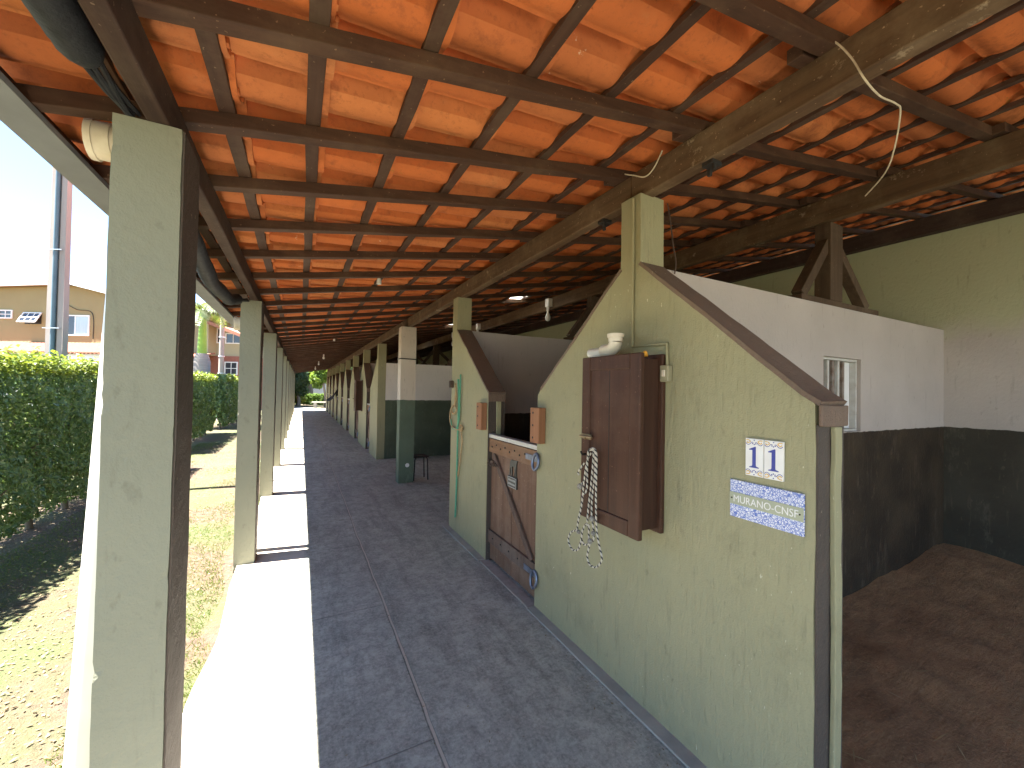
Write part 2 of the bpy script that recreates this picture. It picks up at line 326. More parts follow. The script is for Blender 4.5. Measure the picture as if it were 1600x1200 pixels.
# ------------------------------------------------------------------ mesh builder
class MB:
    def __init__(s): s.v = []; s.f = []; s.uv = None; s.smooth = False
    def add(s, vs, fs):
        o = len(s.v); s.v += [tuple(x) for x in vs]; s.f += [tuple(i+o for i in f) for f in fs]; return s
    def box(s, x0, x1, y0, y1, z0, z1):
        v = [(x, y, z) for x in (x0, x1) for y in (y0, y1) for z in (z0, z1)]
        return s.add(v, [(0, 1, 3, 2), (4, 6, 7, 5), (0, 4, 5, 1), (2, 3, 7, 6), (0, 2, 6, 4), (1, 5, 7, 3)])
    def hexa(s, b4, t4):      # bottom four (ccw from above), top four
        return s.add(list(b4)+list(t4), [(3, 2, 1, 0), (4, 5, 6, 7), (0, 1, 5, 4), (1, 2, 6, 5), (2, 3, 7, 6), (3, 0, 4, 7)])
    def prism_x(s, poly, x0, x1):   # polygon in (y,z)
        n = len(poly); a = sum(poly[i][0]*poly[(i+1) % n][1]-poly[(i+1) % n][0]*poly[i][1] for i in range(n))
        if a < 0: poly = poly[::-1]
        v = [(x0, y, z) for y, z in poly]+[(x1, y, z) for y, z in poly]
        f = [tuple(range(n))[::-1], tuple(range(n, 2*n))]+[(i, (i+1) % n, (i+1) % n+n, i+n) for i in range(n)]
        return s.add(v, f)
    def bar(s, p, q, w, h, upv=(0, 0, 1)):
        p = Vector(p); q = Vector(q); d = (q-p).normalized(); sd = d.cross(Vector(upv))
        if sd.length < 1e-4: sd = d.cross(Vector((0, 1, 0)))
        sd.normalize(); u = sd.cross(d)
        c = [(-1, -1), (1, -1), (1, 1), (-1, 1)]
        v = [P+sd*(a*w/2)+u*(b*h/2) for P in (p, q) for a, b in c]
        return s.add(v, [(0, 1, 2, 3), (7, 6, 5, 4), (0, 4, 5, 1), (1, 5, 6, 2), (2, 6, 7, 3), (3, 7, 4, 0)])
    def tube(s, path, r, n=10, cap=True, closed=False):
        P = [Vector(p) for p in path]; rs = r if isinstance(r, (list, tuple)) else [r]*len(P)
        o = len(s.v); nrm = None; m = len(P); vs = []
        for i, p in enumerate(P):
            a = P[i-1] if (i or closed) else P[0]; b = P[(i+1) % m] if (i < m-1 or closed) else P[-1]
            t = (b-a).normalized()
            if nrm is None: nrm = t.cross(Vector((.31, .17, .93))); nrm.normalize()
            nrm = (nrm-t*nrm.dot(t)); nrm.normalize(); bi = t.cross(nrm)
            vs += [p+(nrm*math.cos(2*math.pi*k/n)+bi*math.sin(2*math.pi*k/n))*rs[i] for k in range(n)]
        fs = []
        for i in range(m if closed else m-1):
            j = (i+1) % m
            fs += [(i*n+k, i*n+(k+1) % n, j*n+(k+1) % n, j*n+k) for k in range(n)]
        if cap and not closed: fs += [tuple(range(n))[::-1], tuple((m-1)*n+k for k in range(n))]
        s.smooth = True
        return s.add(vs, fs)
    def lathe(s, prof, c, n=16, axis='z'):
        vs = []; m = len(prof)
        for r, h in prof:
            for k in range(n):
                a = 2*math.pi*k/n; u, w = r*math.cos(a), r*math.sin(a)
                vs.append({'z': (c[0]+u, c[1]+w, c[2]+h), 'x': (c[0]+h, c[1]+u, c[2]+w), 'y': (c[0]+w, c[1]+h, c[2]+u)}[axis])
        fs = [(i*n+k, i*n+(k+1) % n, (i+1)*n+(k+1) % n, (i+1)*n+k) for i in range(m-1) for k in range(n)]
        fs += [tuple(range(n))[::-1], tuple((m-1)*n+k for k in range(n))]
        s.smooth = True
        return s.add(vs, fs)

ORG = {}
def tag(o, label=None, cat=None, group=None, kind=None):
    if label: o['label'] = label
    if cat: o['category'] = cat
    if group: o['group'] = group
    if kind or label: o['kind'] = kind or 'thing'
    return o
def thing(name, label, cat, loc=(0, 0, 0), rz=0, group=None):
    o = bpy.data.objects.new(name, None); COL.objects.link(o); o.empty_display_size = .1
    o.location = loc; o.rotation_euler = (0, 0, rz); ORG[o.name] = Vector(loc)
    return tag(o, label, cat, group)
def obj(name, mb, mat, parent=None, local=False, bev=0, smooth=None, loc=None, label=None):
    me = bpy.data.meshes.new(name)
    off = Vector((0, 0, 0))
    if parent is not None and not local: off = ORG.get(parent.name, off)
    if parent is None and loc: off = Vector(loc)
    me.from_pydata([(x-off.x, y-off.y, z-off.z) for x, y, z in mb.v], [], mb.f); me.update()
    bm = bmesh.new(); bm.from_mesh(me); bmesh.ops.recalc_face_normals(bm, faces=bm.faces); bm.to_mesh(me); bm.free()
    if mat: me.materials.append(mat)
    if (mb.smooth if smooth is None else smooth):
        me.polygons.foreach_set('use_smooth', [True]*len(me.polygons))
        try: me.set_sharp_from_angle(angle=R(50))
        except Exception: pass
    o = bpy.data.objects.new(name, me); COL.objects.link(o)
    if parent is not None: o.parent = parent; ORG[o.name] = ORG.get(parent.name, Vector((0, 0, 0)))
    if loc: o.location = loc
    if bev:
        b = o.modifiers.new('bevel', 'BEVEL'); b.width = bev; b.segments = 2; b.limit_method = 'ANGLE'; b.angle_limit = R(40)
    if label: o['label'] = label
    return o
def copy_tree(o, parent=None):
    c = o.copy(); COL.objects.link(c)
    if parent is not None: c.parent = parent
    for ch in list(o.children): copy_tree(ch, c)
    return c

def roughen(o, step=.07, amp=.0025, seed=0, chip=0):
    """cut a mesh finely and let its faces and edges wander a little, like hand-trowelled render or old timber"""
    me = o.data; bm = bmesh.new(); bm.from_mesh(me)
    for ax in range(3):
        co = [v.co[ax] for v in bm.verts]; lo, hi = min(co), max(co); n = int((hi-lo)/step)
        for i in range(1, n+1):
            if n+1 <= 1: break
            p = [0, 0, 0]; p[ax] = lo+(hi-lo)*i/(n+1); nn = [0, 0, 0]; nn[ax] = 1
            bmesh.ops.bisect_plane(bm, geom=bm.verts[:]+bm.edges[:]+bm.faces[:], plane_co=p, plane_no=nn, dist=1e-5)
    for v in bm.verts:
        q = v.co*9+Vector((seed*3.7, seed, 0)); v.co += mnoise.noise_vector(q)*amp+mnoise.noise_vector(q*.25)*amp*1.3
    if chip:
        rr = random.Random(seed); X = [v.co.x for v in bm.verts]; Y = [v.co.y for v in bm.verts]
        cx, cy = (min(X)+max(X))/2, (min(Y)+max(Y))/2; hx, hy = (max(X)-min(X))/2, (max(Y)-min(Y))/2
        for v in bm.verts:
            if abs(v.co.x-cx) > hx-.006 and abs(v.co.y-cy) > hy-.006:
                k = rr.random()
                d = chip*(rr.uniform(.15, .4) if k < .93 else rr.uniform(.8, 1.8)); v.co.x -= math.copysign(d, v.co.x-cx); v.co.y -= math.copysign(d, v.co.y-cy)
    bm.to_mesh(me); bm.free(); return o

# ------------------------------------------------------------------ light
w = bpy.data.worlds.new("World"); scene.world = w; w.use_nodes = True
SUN_EL = 68.5
sky = w.node_tree.nodes.new('ShaderNodeTexSky'); sky.sky_type = 'NISHITA'; sky.sun_disc = False
sky.sun_elevation = R(SUN_EL); sky.sun_rotation = math.atan2(-.988, .156)
sky.air_density = .75; sky.dust_density = 0.0; sky.ozone_density = 1.0
bg = w.node_tree.nodes['Background']; w.node_tree.links.new(sky.outputs[0], bg.inputs[0]); bg.inputs[1].default_value = .06
sd = Vector((-.988*math.cos(R(SUN_EL)), .156*math.cos(R(SUN_EL)), math.sin(R(SUN_EL))))
sun_d = bpy.data.lights.new("sun", 'SUN'); sun_d.energy = 5.0; sun_d.angle = R(.53); sun_d.color = (1, .955, .89)
sun = bpy.data.objects.new("sun", sun_d); COL.objects.link(sun); sun.rotation_euler = sd.to_track_quat('Z', 'Y').to_euler(); sun.location = (-8, 0, 15)
scene.view_settings.view_transform = 'Standard'; scene.view_settings.look = 'None'
scene.view_settings.exposure = 3.25; scene.view_settings.gamma = 1
scene.render.engine = 'CYCLES'
scene.cycles.max_bounces = 12; scene.cycles.diffuse_bounces = 4; scene.cycles.glossy_bounces = 3
scene.cycles.sample_clamp_indirect = 6; scene.cycles.use_denoising = True
scene.cycles.caustics_reflective = False; scene.cycles.caustics_refractive = False

ORD = ['first', 'second', 'third', 'fourth', 'fifth', 'sixth', 'seventh', 'eighth', 'ninth', 'tenth', 'eleventh', 'twelfth', 'thirteenth', 'fourteenth', 'fifteenth']
YMIN, YMAX = -2.3, 30.6
XB = 5.70

# ------------------------------------------------------------------ ground and floor
g = MB(); n = 60
def gz(x, y): return -.07+.02*mnoise.noise(Vector((x*.9, y*.9, 0)))+.01*mnoise.noise(Vector((x*4, y*4, 3)))
xs = [-400, -120, -50, -25, -14]+[-10+i*.25 for i in range(39)]+[-.42]; ys = [-60, -20, -8]+[-4+i*.3 for i in range(130)]+[36, 40, 50, 70, 120, 400]
vs = [(x, y, gz(x, y) if -12 < x < -.5 else -.07) for x in xs for y in ys]
g.add(vs, [(i*len(ys)+j, (i+1)*len(ys)+j, (i+1)*len(ys)+j+1, i*len(ys)+j+1) for i in range(len(xs)-1) for j in range(len(ys)-1)])
g.add([(-.42, -60, -.07), (400, -60, -.07), (400, 400, -.07), (-.42, 400, -.07)], [(0, 1, 2, 3)])
tag(obj('ground', g, M['ground'], smooth=True), kind='structure')
fl = MB()
# ragged left edge of the slab
edge = []
yy = -5.0
while yy < YMAX+.6:
    e = -.465+.018*mnoise.noise(Vector((yy*2.1, 0, 5)))+(.035*max(0, 1-abs(yy-3.2)/.7))
    edge.append((e, yy)); yy += .12
fv = [(x, y, 0) for x, y in edge]+[(6.0, edge[-1][1], 0), (6.0, edge[0][1], 0)]
k = len(fv); fv += [(x, y, -.12) for x, y, z in fv]
fl.add(fv, [tuple(range(k))]+[(i, i+k, (i+1) % k+k, (i+1) % k) for i in range(k)])
tag(obj('floor', fl, M['floor']), kind='structure')
kb = MB()
for a, b_ in ((.72, 2.57), (3.49, 4.60)): kb.box(1.497, 1.572, a, b_, .004, .016)
ks = obj('kerb_strip', kb, M['kerb'], bev=.003); roughen(ks, .12, .0015, 2); tag(ks, kind='structure')
# path beyond the far end
pa = MB(); pl, pr_ = [], []
for t in np.linspace(0, 1, 16):
    y = 31.1+t*9; x0 = -.45-1.0*t-4.2*t*t; pl.append((x0, y, -.045)); pr_.append((x0+2.0+1.0*(1-t), y, -.045))
pv = pl+pr_; pa.add(pv, [(i, i+16, i+17, i+1) for i in range(15)])
tag(obj('path', pa, M['concrete']), kind='structure')

# ------------------------------------------------------------------ roof
SL = .162
def rz_(X, z0=2.80): return z0+SL*(X-1.6)
roof = thing('tiled_roof', 'long clay tiled lean to roof on dark rafters and battens over the stable corridor', 'roof', (1.6, 0, 2.37))
bat = [-.80, -.53, -.25, .02, .335, .69, 1.05, 1.425]
while bat[-1] < 6.25: bat.append(bat[-1]+.365)
raf = [-2.2, -1.75, -1.25, -.75, -.27, .22, .73, 1.245, 1.735, 2.215, 2.745, 3.32, 3.95, 4.58]
while raf[-1] < YMAX-.7: raf.append(raf[-1]+.61+.04*math.sin(raf[-1]*7))
for i, y in enumerate(raf):
    wd, hh = .055, .052; j = .006*math.sin(i*2.3)
    # one joined rafter mesh: three lapped lengths lying side by side
    mb = MB()
    for (x0, x1, dy) in ((-.80, 1.70, 0), (1.52, 3.60, .057), (3.44, XB+.55, 0)):
        a, b_ = y+dy-wd/2, y+dy+wd/2
        b4 = [(x0, a+j, rz_(x0)), (x1, a-j, rz_(x1)), (x1, b_-j, rz_(x1)), (x0, b_+j, rz_(x0))]
        mb.hexa(b4, [(p[0], p[1], p[2]+hh) for p in b4])
    o = obj('rafter', mb, M['rafter'], roof, bev=.003); roughen(o, .3, .0035, i)
for i, x in enumerate(bat):
    mb = MB(); wd = .050; t = .024
    b4 = [(x-wd/2, YMIN, rz_(x-wd/2, 2.852)), (x+wd/2, YMIN, rz_(x+wd/2, 2.852)), (x+wd/2, YMAX, rz_(x+wd/2, 2.852)), (x-wd/2, YMAX, rz_(x-wd/2, 2.852))]
    mb.hexa(b4, [(p[0], p[1], p[2]+t) for p in b4]); o = obj('batten', mb, M['batten'], roof, bev=.002); roughen(o, .35, .0045, i+40)
def beam(x0, x1, z0, z1, y0, y1, mat, seed):
    mb = MB(); mb.box(x0, x1, y0, y1, z0, z1); o = obj('beam', mb, mat, roof, bev=.006); roughen(o, .3, .004, seed); return o
beam(-.422, -.366, 2.372, 2.487, YMIN, YMAX, M['beam_dark'], 1)
for k_, (a, b_) in enumerate(((YMIN, 1.66), (1.67, 6.96), (6.97, 14.4), (14.41, 21.9), (21.91, YMAX))):
    beam(1.592, 1.662, 2.655, 2.802, a, b_, M['beam'], 3+k_)
beam(3.50, 3.57, 2.925, 3.105, YMIN, 4.11, M['beam'], 9)
beam(3.53, 3.60, 2.925, 3.105, 4.0, YMAX, M['beam'], 10)
beam(5.58, 5.68, 3.27, 3.44, YMIN, YMAX, M['beam_dark'], 11)
# clay tiles: one arched and one flat half each, lapped course over course
P_ = .224
def prof(n=24):
    out = []
    for i in range(n):
        u = (i/(n-1))**1.0*(P_+.022)-.006
        if u < .100: z = .086*max(0, math.sin(math.pi*(u+.006)/.106))**.62
        else: z = -.020*math.sin(math.pi*min(1, (u-.100)/(P_-.100)))**.8
        out.append((u, z))
    return out
pf = prof(); npf = len(pf); TH = .011
tv, tf, sv, sf = [], [], [], []
courses = [bat[0]-.045]+bat
sky_tiles = set()
ycols = int((YMAX+.15-YMIN)/P_)
def near(x, y, pts): return any(abs(x-a) < .19 and abs(y-b) < P_*1.05 for a, b in pts)
for ci in range(len(bat)-1):
    xl = bat[ci]-.055 if ci else bat[0]-.030
    xu = bat[ci+1]+.045
    for cj in range(ycols):
        y0 = YMIN-.05+cj*P_+random.uniform(-.004, .004)
        dzl = random.uniform(0, .006); dzu = random.uniform(0, .003); skew = random.uniform(-.006, .006); dx = random.uniform(-.008, .008)
        rows = ((xl+dx, .034+dzl, 1), (xu-.125, .010, .97), (xu-.098, .008, .78), (xu-.078, .006, .42), (xu+dx, .003+dzu, .36))
        NR = len(rows)
        V = []
        for th in (0, TH):
            for (x, dz, am) in rows:
                for (u, z) in pf:
                    sk = skew*(x-xl)/(xu-xl)
                    V.append((x, y0+u+sk, rz_(x, 2.877)+dz+(z*am if z > 0 else z)+th))
        F = []; m3 = npf*NR
        for r_ in range(NR-1):
            for q in range(npf-1):
                a = r_*npf+q; F.append((a, a+1, a+npf+1, a+npf)); a += m3; F.append((a, a+npf, a+npf+1, a+1))
        for q in range(npf-1):
            F.append((q, q+m3, q+1+m3, q+1)); a = (NR-1)*npf+q; F.append((a, a+1, a+1+m3, a+m3))
        for r_ in range(NR-1):
            a = r_*npf; F.append((a, a+npf, a+npf+m3, a+m3)); a += npf-1; F.append((a, a+m3, a+npf+m3, a+npf))
        # nibs that hook over the batten
        xc = (xl+xu)/2
        if near(xc, y0+.1, ((3.2, 5.75), (3.2, 8.85), (3.2, 13.0))):
            sv.append((V, F))
        else:
            for yn in (.02, .15):
                zb = rz_(xu, 2.877)+.003+(0.028 if yn < .1 else -.002)
                o2 = len(V); x = xu-.012
                V += [(x+a, y0+yn+b_, zb+c) for a in (0, .012) for b_ in (0, .022) for c in (-.012, .004)]
                F += [tuple(i+o2 for i in f) for f in ((0, 1, 3, 2), (4, 6, 7, 5), (0, 4, 5, 1), (2, 3, 7, 6), (0, 2, 6, 4))]
            o = len(tv); tv += V; tf += [tuple(i+o for i in f) for f in F]
for nm, V, F, mt in [('tile_covering', tv, tf, M['tile'])]+[('skylight_tile', a, b_, M['skytile']) for a, b_ in sv]:
    me = bpy.data.meshes.new(nm); me.from_pydata([(x-1.6, y, z-2.37) for x, y, z in V], [], F); me.update()
    me.materials.append(mt); me.polygons.foreach_set('use_smooth', [True]*len(me.polygons))
    try: me.set_sharp_from_angle(angle=R(42))
    except Exception: pass
    o = bpy.data.objects.new(nm, me); COL.objects.link(o); o.parent = roof
# gutter
mb = MB(); pts = [(-.832, 2.500), (-.832, 2.398), (-.728, 2.404), (-.728, 2.432), (-.722, 2.432), (-.722, 2.398), (-.722, 2.398)]
for (x0, x1, z0, z1) in ((-.835, -.722, 2.398, 2.404), (-.835, -.829, 2.4045, 2.50), (-.728, -.722, 2.4045, 2.418)):
    mb.box(x0, x1, YMIN, YMAX, z0, z1)
gt = obj('gutter', mb, M['gutter'], roof)
mb = MB(); mb.box(-.800, -.775, YMIN, YMAX, 2.407, 2.478); obj('fascia_board', mb, M['beam_dark'], roof)

# ------------------------------------------------------------------ pillars
pys = [1.54, 4.32, 6.86, 9.33, 11.76, 14.18, 16.6, 19.0, 21.4, 23.8, 26.2, 28.6]
def pillar_bm(y, seed):
    x0, x1, d = -.495, -.335, .215
    mb = MB(); mb.box(x0, x1, y, y+d, -.1, 2.371); return mb
for i, y in enumerate(pys):
    if i == 0: lab = 'nearest roof pillar, wide in view, its white downpipe showing along its left edge'
    elif i == 1: lab = 'second roof pillar from the camera, under the sagging end of the black net roll'
    else: lab = f'{ORD[i]} roof pillar from the camera along the open sunlit edge of the corridor'
    t = thing('roof_pillar', lab, 'pillar', (-.41, y+.1, 0), group='pillars along the open edge')
    o = obj('shaft', pillar_bm(y, i), M['pillar'], t); roughen(o, .03 if i < 3 else .12, .0014, i+3, chip=.0022)
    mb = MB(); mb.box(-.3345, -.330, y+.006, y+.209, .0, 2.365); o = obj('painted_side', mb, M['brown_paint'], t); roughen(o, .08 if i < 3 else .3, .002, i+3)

# downpipes
def downpipe(y, top, bot, label):
    t = thing('downpipe', label, 'drain pipe', (bot[0], y, 0), group='white plastic downpipes')
    mb = MB(); mb.tube([(bot[0], y, -.06), (top[0], y, top[1])], .05, 24); obj('pipe', mb, M['pvc'], t)
    c = Vector((top[0], y, top[1])); path = [c+Vector((0, 0, -.02))]
    for a in np.linspace(0, 90, 8): path.append(c+Vector((-.062*(1-math.cos(R(a))), 0, .062*math.sin(R(a)))))
    path.append(path[-1]+Vector((-.01, 0, 0)))
    mb = MB(); mb.tube(path, .055, 20)
    e = path[-1]
    mb.tube([e+Vector((.012, 0, 0)), e+Vector((-.045, 0, 0))], .061, 20); mb.tube([e+Vector((-.030, 0, 0)), e+Vector((-.048, 0, 0))], .066, 20)
    mb.tube([c+Vector((0, 0, -.055)), c+Vector((0, 0, .0))], .060, 20)
    obj('elbow', mb, M['pvc_old'], t)
downpipe(1.84, (-.520, 2.352), (-.618, 0), 'white plastic downpipe with elbow behind the nearest pillar')
downpipe(4.64, (-.455, 2.13), (-.440, 0), 'white plastic downpipe elbow showing behind the second pillar')

# black shade net rolls under the eave
def roll(path, r, label, ends):
    t = thing('shade_net_roll', label, 'rolled netting', tuple(path[0]), group='rolled shade nets under the eave')
    P = []
    for i in range(len(path)-1):
        a, b_ = Vector(path[i]), Vector(path[i+1]); P += [a.lerp(b_, k/40) for k in range(40)]
    P.append(Vector(path[-1])); rr = [r*(1+.025*(-1)**i+.05*math.sin(i*.21)+.02*random.uniform(-1, 1)) for i in range(len(P))]
    rr[0] *= .8; rr[-1] *= .75
    mb = MB(); mb.tube(P, rr, 18); obj('net', mb, M['black_net'], t)
    e = P[-1]; mb = MB()
    for k in range(5):
        q = Vector(ends)+Vector((random.uniform(-.012, .012), 0, random.uniform(-.012, .012)))
        mb.tube([e+Vector(((k-2)*.012, -.01, (k % 2)*.012)), e.lerp(q, .5)+Vector(((k-2)*.006, 0, -.006)), q], .007, 6)
    obj('tie_cord', mb, M['black_net'], t)
roll([(-.50, -1.0, 2.44), (-.495, .6, 2.43), (-.492, 1.37, 2.412)], .047, 'tight black shade net roll hanging above and in front of the nearest pillar', (-.45, 1.56, 2.385))
roll([(-.50, 1.9, 2.40), (-.505, 2.6, 2.33), (-.505, 3.05, 2.235), (-.50, 3.7, 2.25), (-.49, 4.05, 2.32)], .042, 'sagging black shade net roll between the nearest and second pillars', (-.44, 4.33, 2.372))

# ------------------------------------------------------------------ stall fronts
XF, WT = 1.567, .172
def gable_poly(yc, yl, yr, zf=1.60):      # yl < yc < yr
    h = .072
    p = [(yl, 0), (yl, zf-.03), (yl+.035, zf+.01), (yc-h, 2.29), (yc-h, 2.66), (yc+h, 2.66)]
    if yr - yc > .3: p += [(yc+h, 2.29), (yr-.035, zf+.01), (yr, zf-.03), (yr, 0)]
    else: p += [(yr, 2.66), (yr, 0)]
    q = []
    for a in p:
        if not q or (abs(a[0]-q[-1][0])+abs(a[1]-q[-1][1])) > 1e-6: q.append(a)
    return q
def grid_prism(poly, x0, x1, mat, name, parent, seed, step=.09, amp=.003):
    mb = MB(); mb.prism_x(poly, x0, x1); o = obj(name, mb, mat, parent); roughen(o, step, amp, seed); return o
def stall_wall(yc, yl, yr, xf, label, fine=True, coping=True, seed=0):
    t = thing('stall_wall', label, 'wall', (xf, yc, 0), group='gabled stall fronts')
    grid_prism(gable_poly(yc, yl, yr), xf, xf+WT, M['olive'], 'wall_panel', t, seed, .08 if fine else .35, .003)
    h = .072; zf = 1.60; e = .006
    # brown coping on the slope that faces the camera, turned down over the shoulder
    def cop(a, b_):
        mb = MB(); (y0, z0), (y1, z1) = a, b_
        nn = Vector((0, -(z1-z0), y1-y0)); nn.normalize()
        if nn.z < 0: nn = -nn
        o = nn*e
        vs = [(xf-.003, y0, z0), (xf+WT+.003, y0, z0), (xf+WT+.003, y1, z1), (xf-.003, y1, z1)]
        lo = [Vector(v)-nn*.012 for v in vs]; hi = [Vector(v)+o for v in vs]
        mb.add([tuple(v) for v in lo+hi], [(3, 2, 1, 0), (4, 5, 6, 7), (0, 1, 5, 4), (1, 2, 6, 5), (2, 3, 7, 6), (3, 0, 4, 7)])
        o = obj('coping', mb, M['coping'], t)
        if fine: roughen(o, .07, .003, seed+5)
    if coping:
        cop((yc-h, 2.285), (yl+.035, zf+.012))
        if yr-yc > .3: cop((yc+h, 2.285), (yr-.035, zf+.012))
        cop((yl+.036, zf+.013), (yl-.016, zf-.022))
        o = obj('coping_end', MB().box(xf-.004, xf+WT+.004, yl-.022, yl-.0095, zf-.105, zf-.030), M['coping'], t, bev=.004)
        if fine: roughen(o, .05, .004, seed+8)
    # brown reveal with a door stop
    mb = MB(); mb.box(xf+.004, xf+WT+.002, yl-.008, yl-.001, .0, zf-.10); o = obj('reveal', mb, M['brown_paint'], t)
    mb = MB(); mb.box(xf+.082, xf+.128, yl-.026, yl-.009, .0, zf-.105); o = obj('door_stop', mb, M['olive'], t, bev=.004)
    if fine: roughen(o, .06, .003, seed+2)
    return t
w11 = stall_wall(1.640, .745, 2.575, XF, 'nearest olive gabled stall wall, with the number tiles and brown cabinet', seed=1)
w10 = stall_wall(4.445, 3.475, 4.520, XF, 'half gabled olive stall wall beside the open bay, with a green strap hung on it', seed=2)
def bumpy(o): return o
far_c = [9.50, 11.9, 14.4, 16.9, 19.4, 21.9, 24.4, 26.9, 29.4]
XFF = 1.53
for i, yc in enumerate(far_c):
    lab = ('half gabled olive stall wall at the far corner of the open bay' if i == 0 else
           f'{ORD[i-1]} full gabled olive stall wall past the open bay' + (', with a dark wall cabinet' if i == 1 else ''))
    if i == 0:
        t = thing('stall_wall', lab, 'wall', (XFF, yc, 0), group='gabled stall fronts')
        grid_prism([(9.42, 0), (9.42, 2.60), (9.58, 2.60), (9.58, 2.29), (10.47, 1.61), (10.50, 1.57), (10.5, 0)], XFF, XFF+WT, M['olive'], 'wall_panel', t, 21, .3)
    else:
        stall_wall(yc, yc-.78, yc+.80, XFF, lab, fine=False, seed=i+10)

# conduit and switch box on the near wall
t = thing('switch_box', 'small grey switch box with thin conduit running up the near stall wall', 'switch box', (XF, 1.372, 1.66))
mb = MB(); mb.box(XF-.032, XF-.001, 1.347, 1.397, 1.655, 1.735); obj('box', mb, M['grey_box'], t, bev=.005)
mb = MB(); mb.box(XF-.038, XF-.0325, 1.362, 1.382, 1.68, 1.712); obj('switch', mb, M['pvc_old'], t, bev=.003)
mb = MB(); mb.tube([(XF-.010, 1.612, 2.64), (XF-.010, 1.605, 1.845), (XF-.010, 1.372, 1.838), (XF-.010, 1.372, 1.736)], .0085, 8); obj('conduit', mb, M['olive'], t)

# ------------------------------------------------------------------ partitions and back wall
def partition(y, label, ztop=2.285, x0=XF+WT+.001, mat='partition', hole=None, th=.115, seed=0):
    t = thing('partition_wall', label, 'wall', (x0, y, 0), group='partition walls between stalls')
    mb = MB()
    if hole:
        hx0, hx1, hz0, hz1 = hole
        o1 = obj('wall_panel', MB().box(x0, hx0, y, y+th, 0, ztop).box(hx1, XB, y, y+th, 0, ztop).box(hx0, hx1, y, y+th, 0, hz0).box(hx0, hx1, y, y+th, hz1, ztop), M[mat], t)
        bm = bmesh.new(); bm.from_mesh(o1.data); bmesh.ops.remove_doubles(bm, verts=bm.verts, dist=1e-4); bm.to_mesh(o1.data); bm.free()
    else:
        o1 = obj('wall_panel', mb.box(x0, XB, y, y+th, 0, ztop), M[mat], t); roughen(o1, .15, .004, seed)
    return t
part11 = partition(1.575, 'partition wall of the nearest stall with a small barred window, white above dark dado', hole=(3.42, 3.99, 1.325, 1.90), seed=1)
partition(4.40, 'partition wall seen over the half door, behind the second stall', seed=2)
bayw = partition(9.425, 'green and white end wall of the open bay behind the stool', ztop=2.17, x0=XFF+WT+.001, mat='baywall', seed=3)
for i, yc in enumerate(far_c[1:]): partition(yc-.06, f'{ORD[i]} partition wall past the open bay, rising behind the stall fronts', x0=XFF+WT+.001, seed=4+i)
# window grate in the near partition
t = thing('barred_window', 'pale rust streaked window bars set in the near partition wall', 'window', (3.7, 1.63, 1.325))
fr = MB(); fr.box(3.42, 3.99, 1.60, 1.66, 1.3255, 1.345).box(3.42, 3.99, 1.60, 1.66, 1.88, 1.8995).box(3.4205, 3.44, 1.60, 1.66, 1.346, 1.879).box(3.97, 3.9895, 1.60, 1.66, 1.346, 1.879)
obj('frame', fr, M['grate'], t, bev=.003)
for k, xx in enumerate((3.50, 3.58, 3.655, 3.735, 3.81)):
    mb = MB(); mb.box(xx-.014, xx+.014, 1.615, 1.640, 1.346, 1.879); obj('bar', mb, M['grate'] if k % 2 else M['grate_rust'], t, bev=.003)
mb = MB(); mb.box(3.84, 3.968, 1.642, 1.652, 1.346, 1.879); obj('white_reveal', mb, M['white_paint'], t, bev=.003)  # flat white sheet added for the window's white painted reveal
bw = MB(); bw.box(XB+.001, XB+.16, YMIN, YMAX, 0, 3.475)
o = obj('back_wall', bw, M['backwall'], loc=(XB, 0, 0)); roughen(o, .3, .004, 8)
tag(o, 'long back wall of the stables, green above, white band, dark dado', 'wall')
# free post in the bay
t = thing('bay_post', 'square post in the open bay, pale above and green below, with the stool behind it', 'pillar', (1.61, 7.0, 0))
o = obj('shaft', MB().box(1.487, 1.74, 6.90, 7.12, 0, 2.648), M['freepost'], t); roughen(o, .05, .003, 4)
mb = MB()
mb.tube([(1.478, 6.892, 2.105), (1.748, 6.892, 2.10), (1.748, 7.128, 2.10), (1.478, 7.128, 2.105)], .009, 6, closed=True); obj('cable_tie', mb, M['iron'], t)
mb = MB(); mb.lathe([(0, -.006), (.035, -.006), (.03, .002), (0, .002)], (1.63, 6.898, .30), 12, 'y'); obj('socket_plate', mb, M['white'], t)

# king posts carrying the middle beam
def king_post(y, z0, label, copy_of=None):
    t = thing('king_post', label, 'roof support', (3.62, y, z0), group='king posts on the partition walls')
    L_ = 2.925-z0
    def lb(mb): mb.v = [(x, yy, z) for x, yy, z in mb.v]; return mb
    obj('post', MB().box(3.52, 3.70, y-.055, y+.055, z0+.045, 2.924), M['post_wood'], t, bev=.004)
    obj('sole_plate', MB().box(3.13, 4.30, y-.055, y+.055, z0+.002, z0+.044), M['post_wood'], t, bev=.004)
    obj('brace', MB().bar((3.19, y, z0+.05), (3.545, y, z0+.49), .075, .075, (0, 1, 0)), M['post_wood'], t, bev=.004)
    obj('brace', MB().bar((4.16, y, z0+.05), (3.675, y, z0+.49), .075, .075, (0, 1, 0)), M['post_wood'], t, bev=.004)
king_post(1.632, 2.285, 'braced wooden king post standing on the near partition wall')
king_post(4.457, 2.285, 'braced wooden king post on the partition behind the half door')
king_post(9.48, 2.17, 'braced wooden king post on the end wall of the open bay')
for i, yc in enumerate(far_c[1:]): king_post(yc-.003, 2.285, f'braced king post on the {ORD[i]} partition past the open bay')

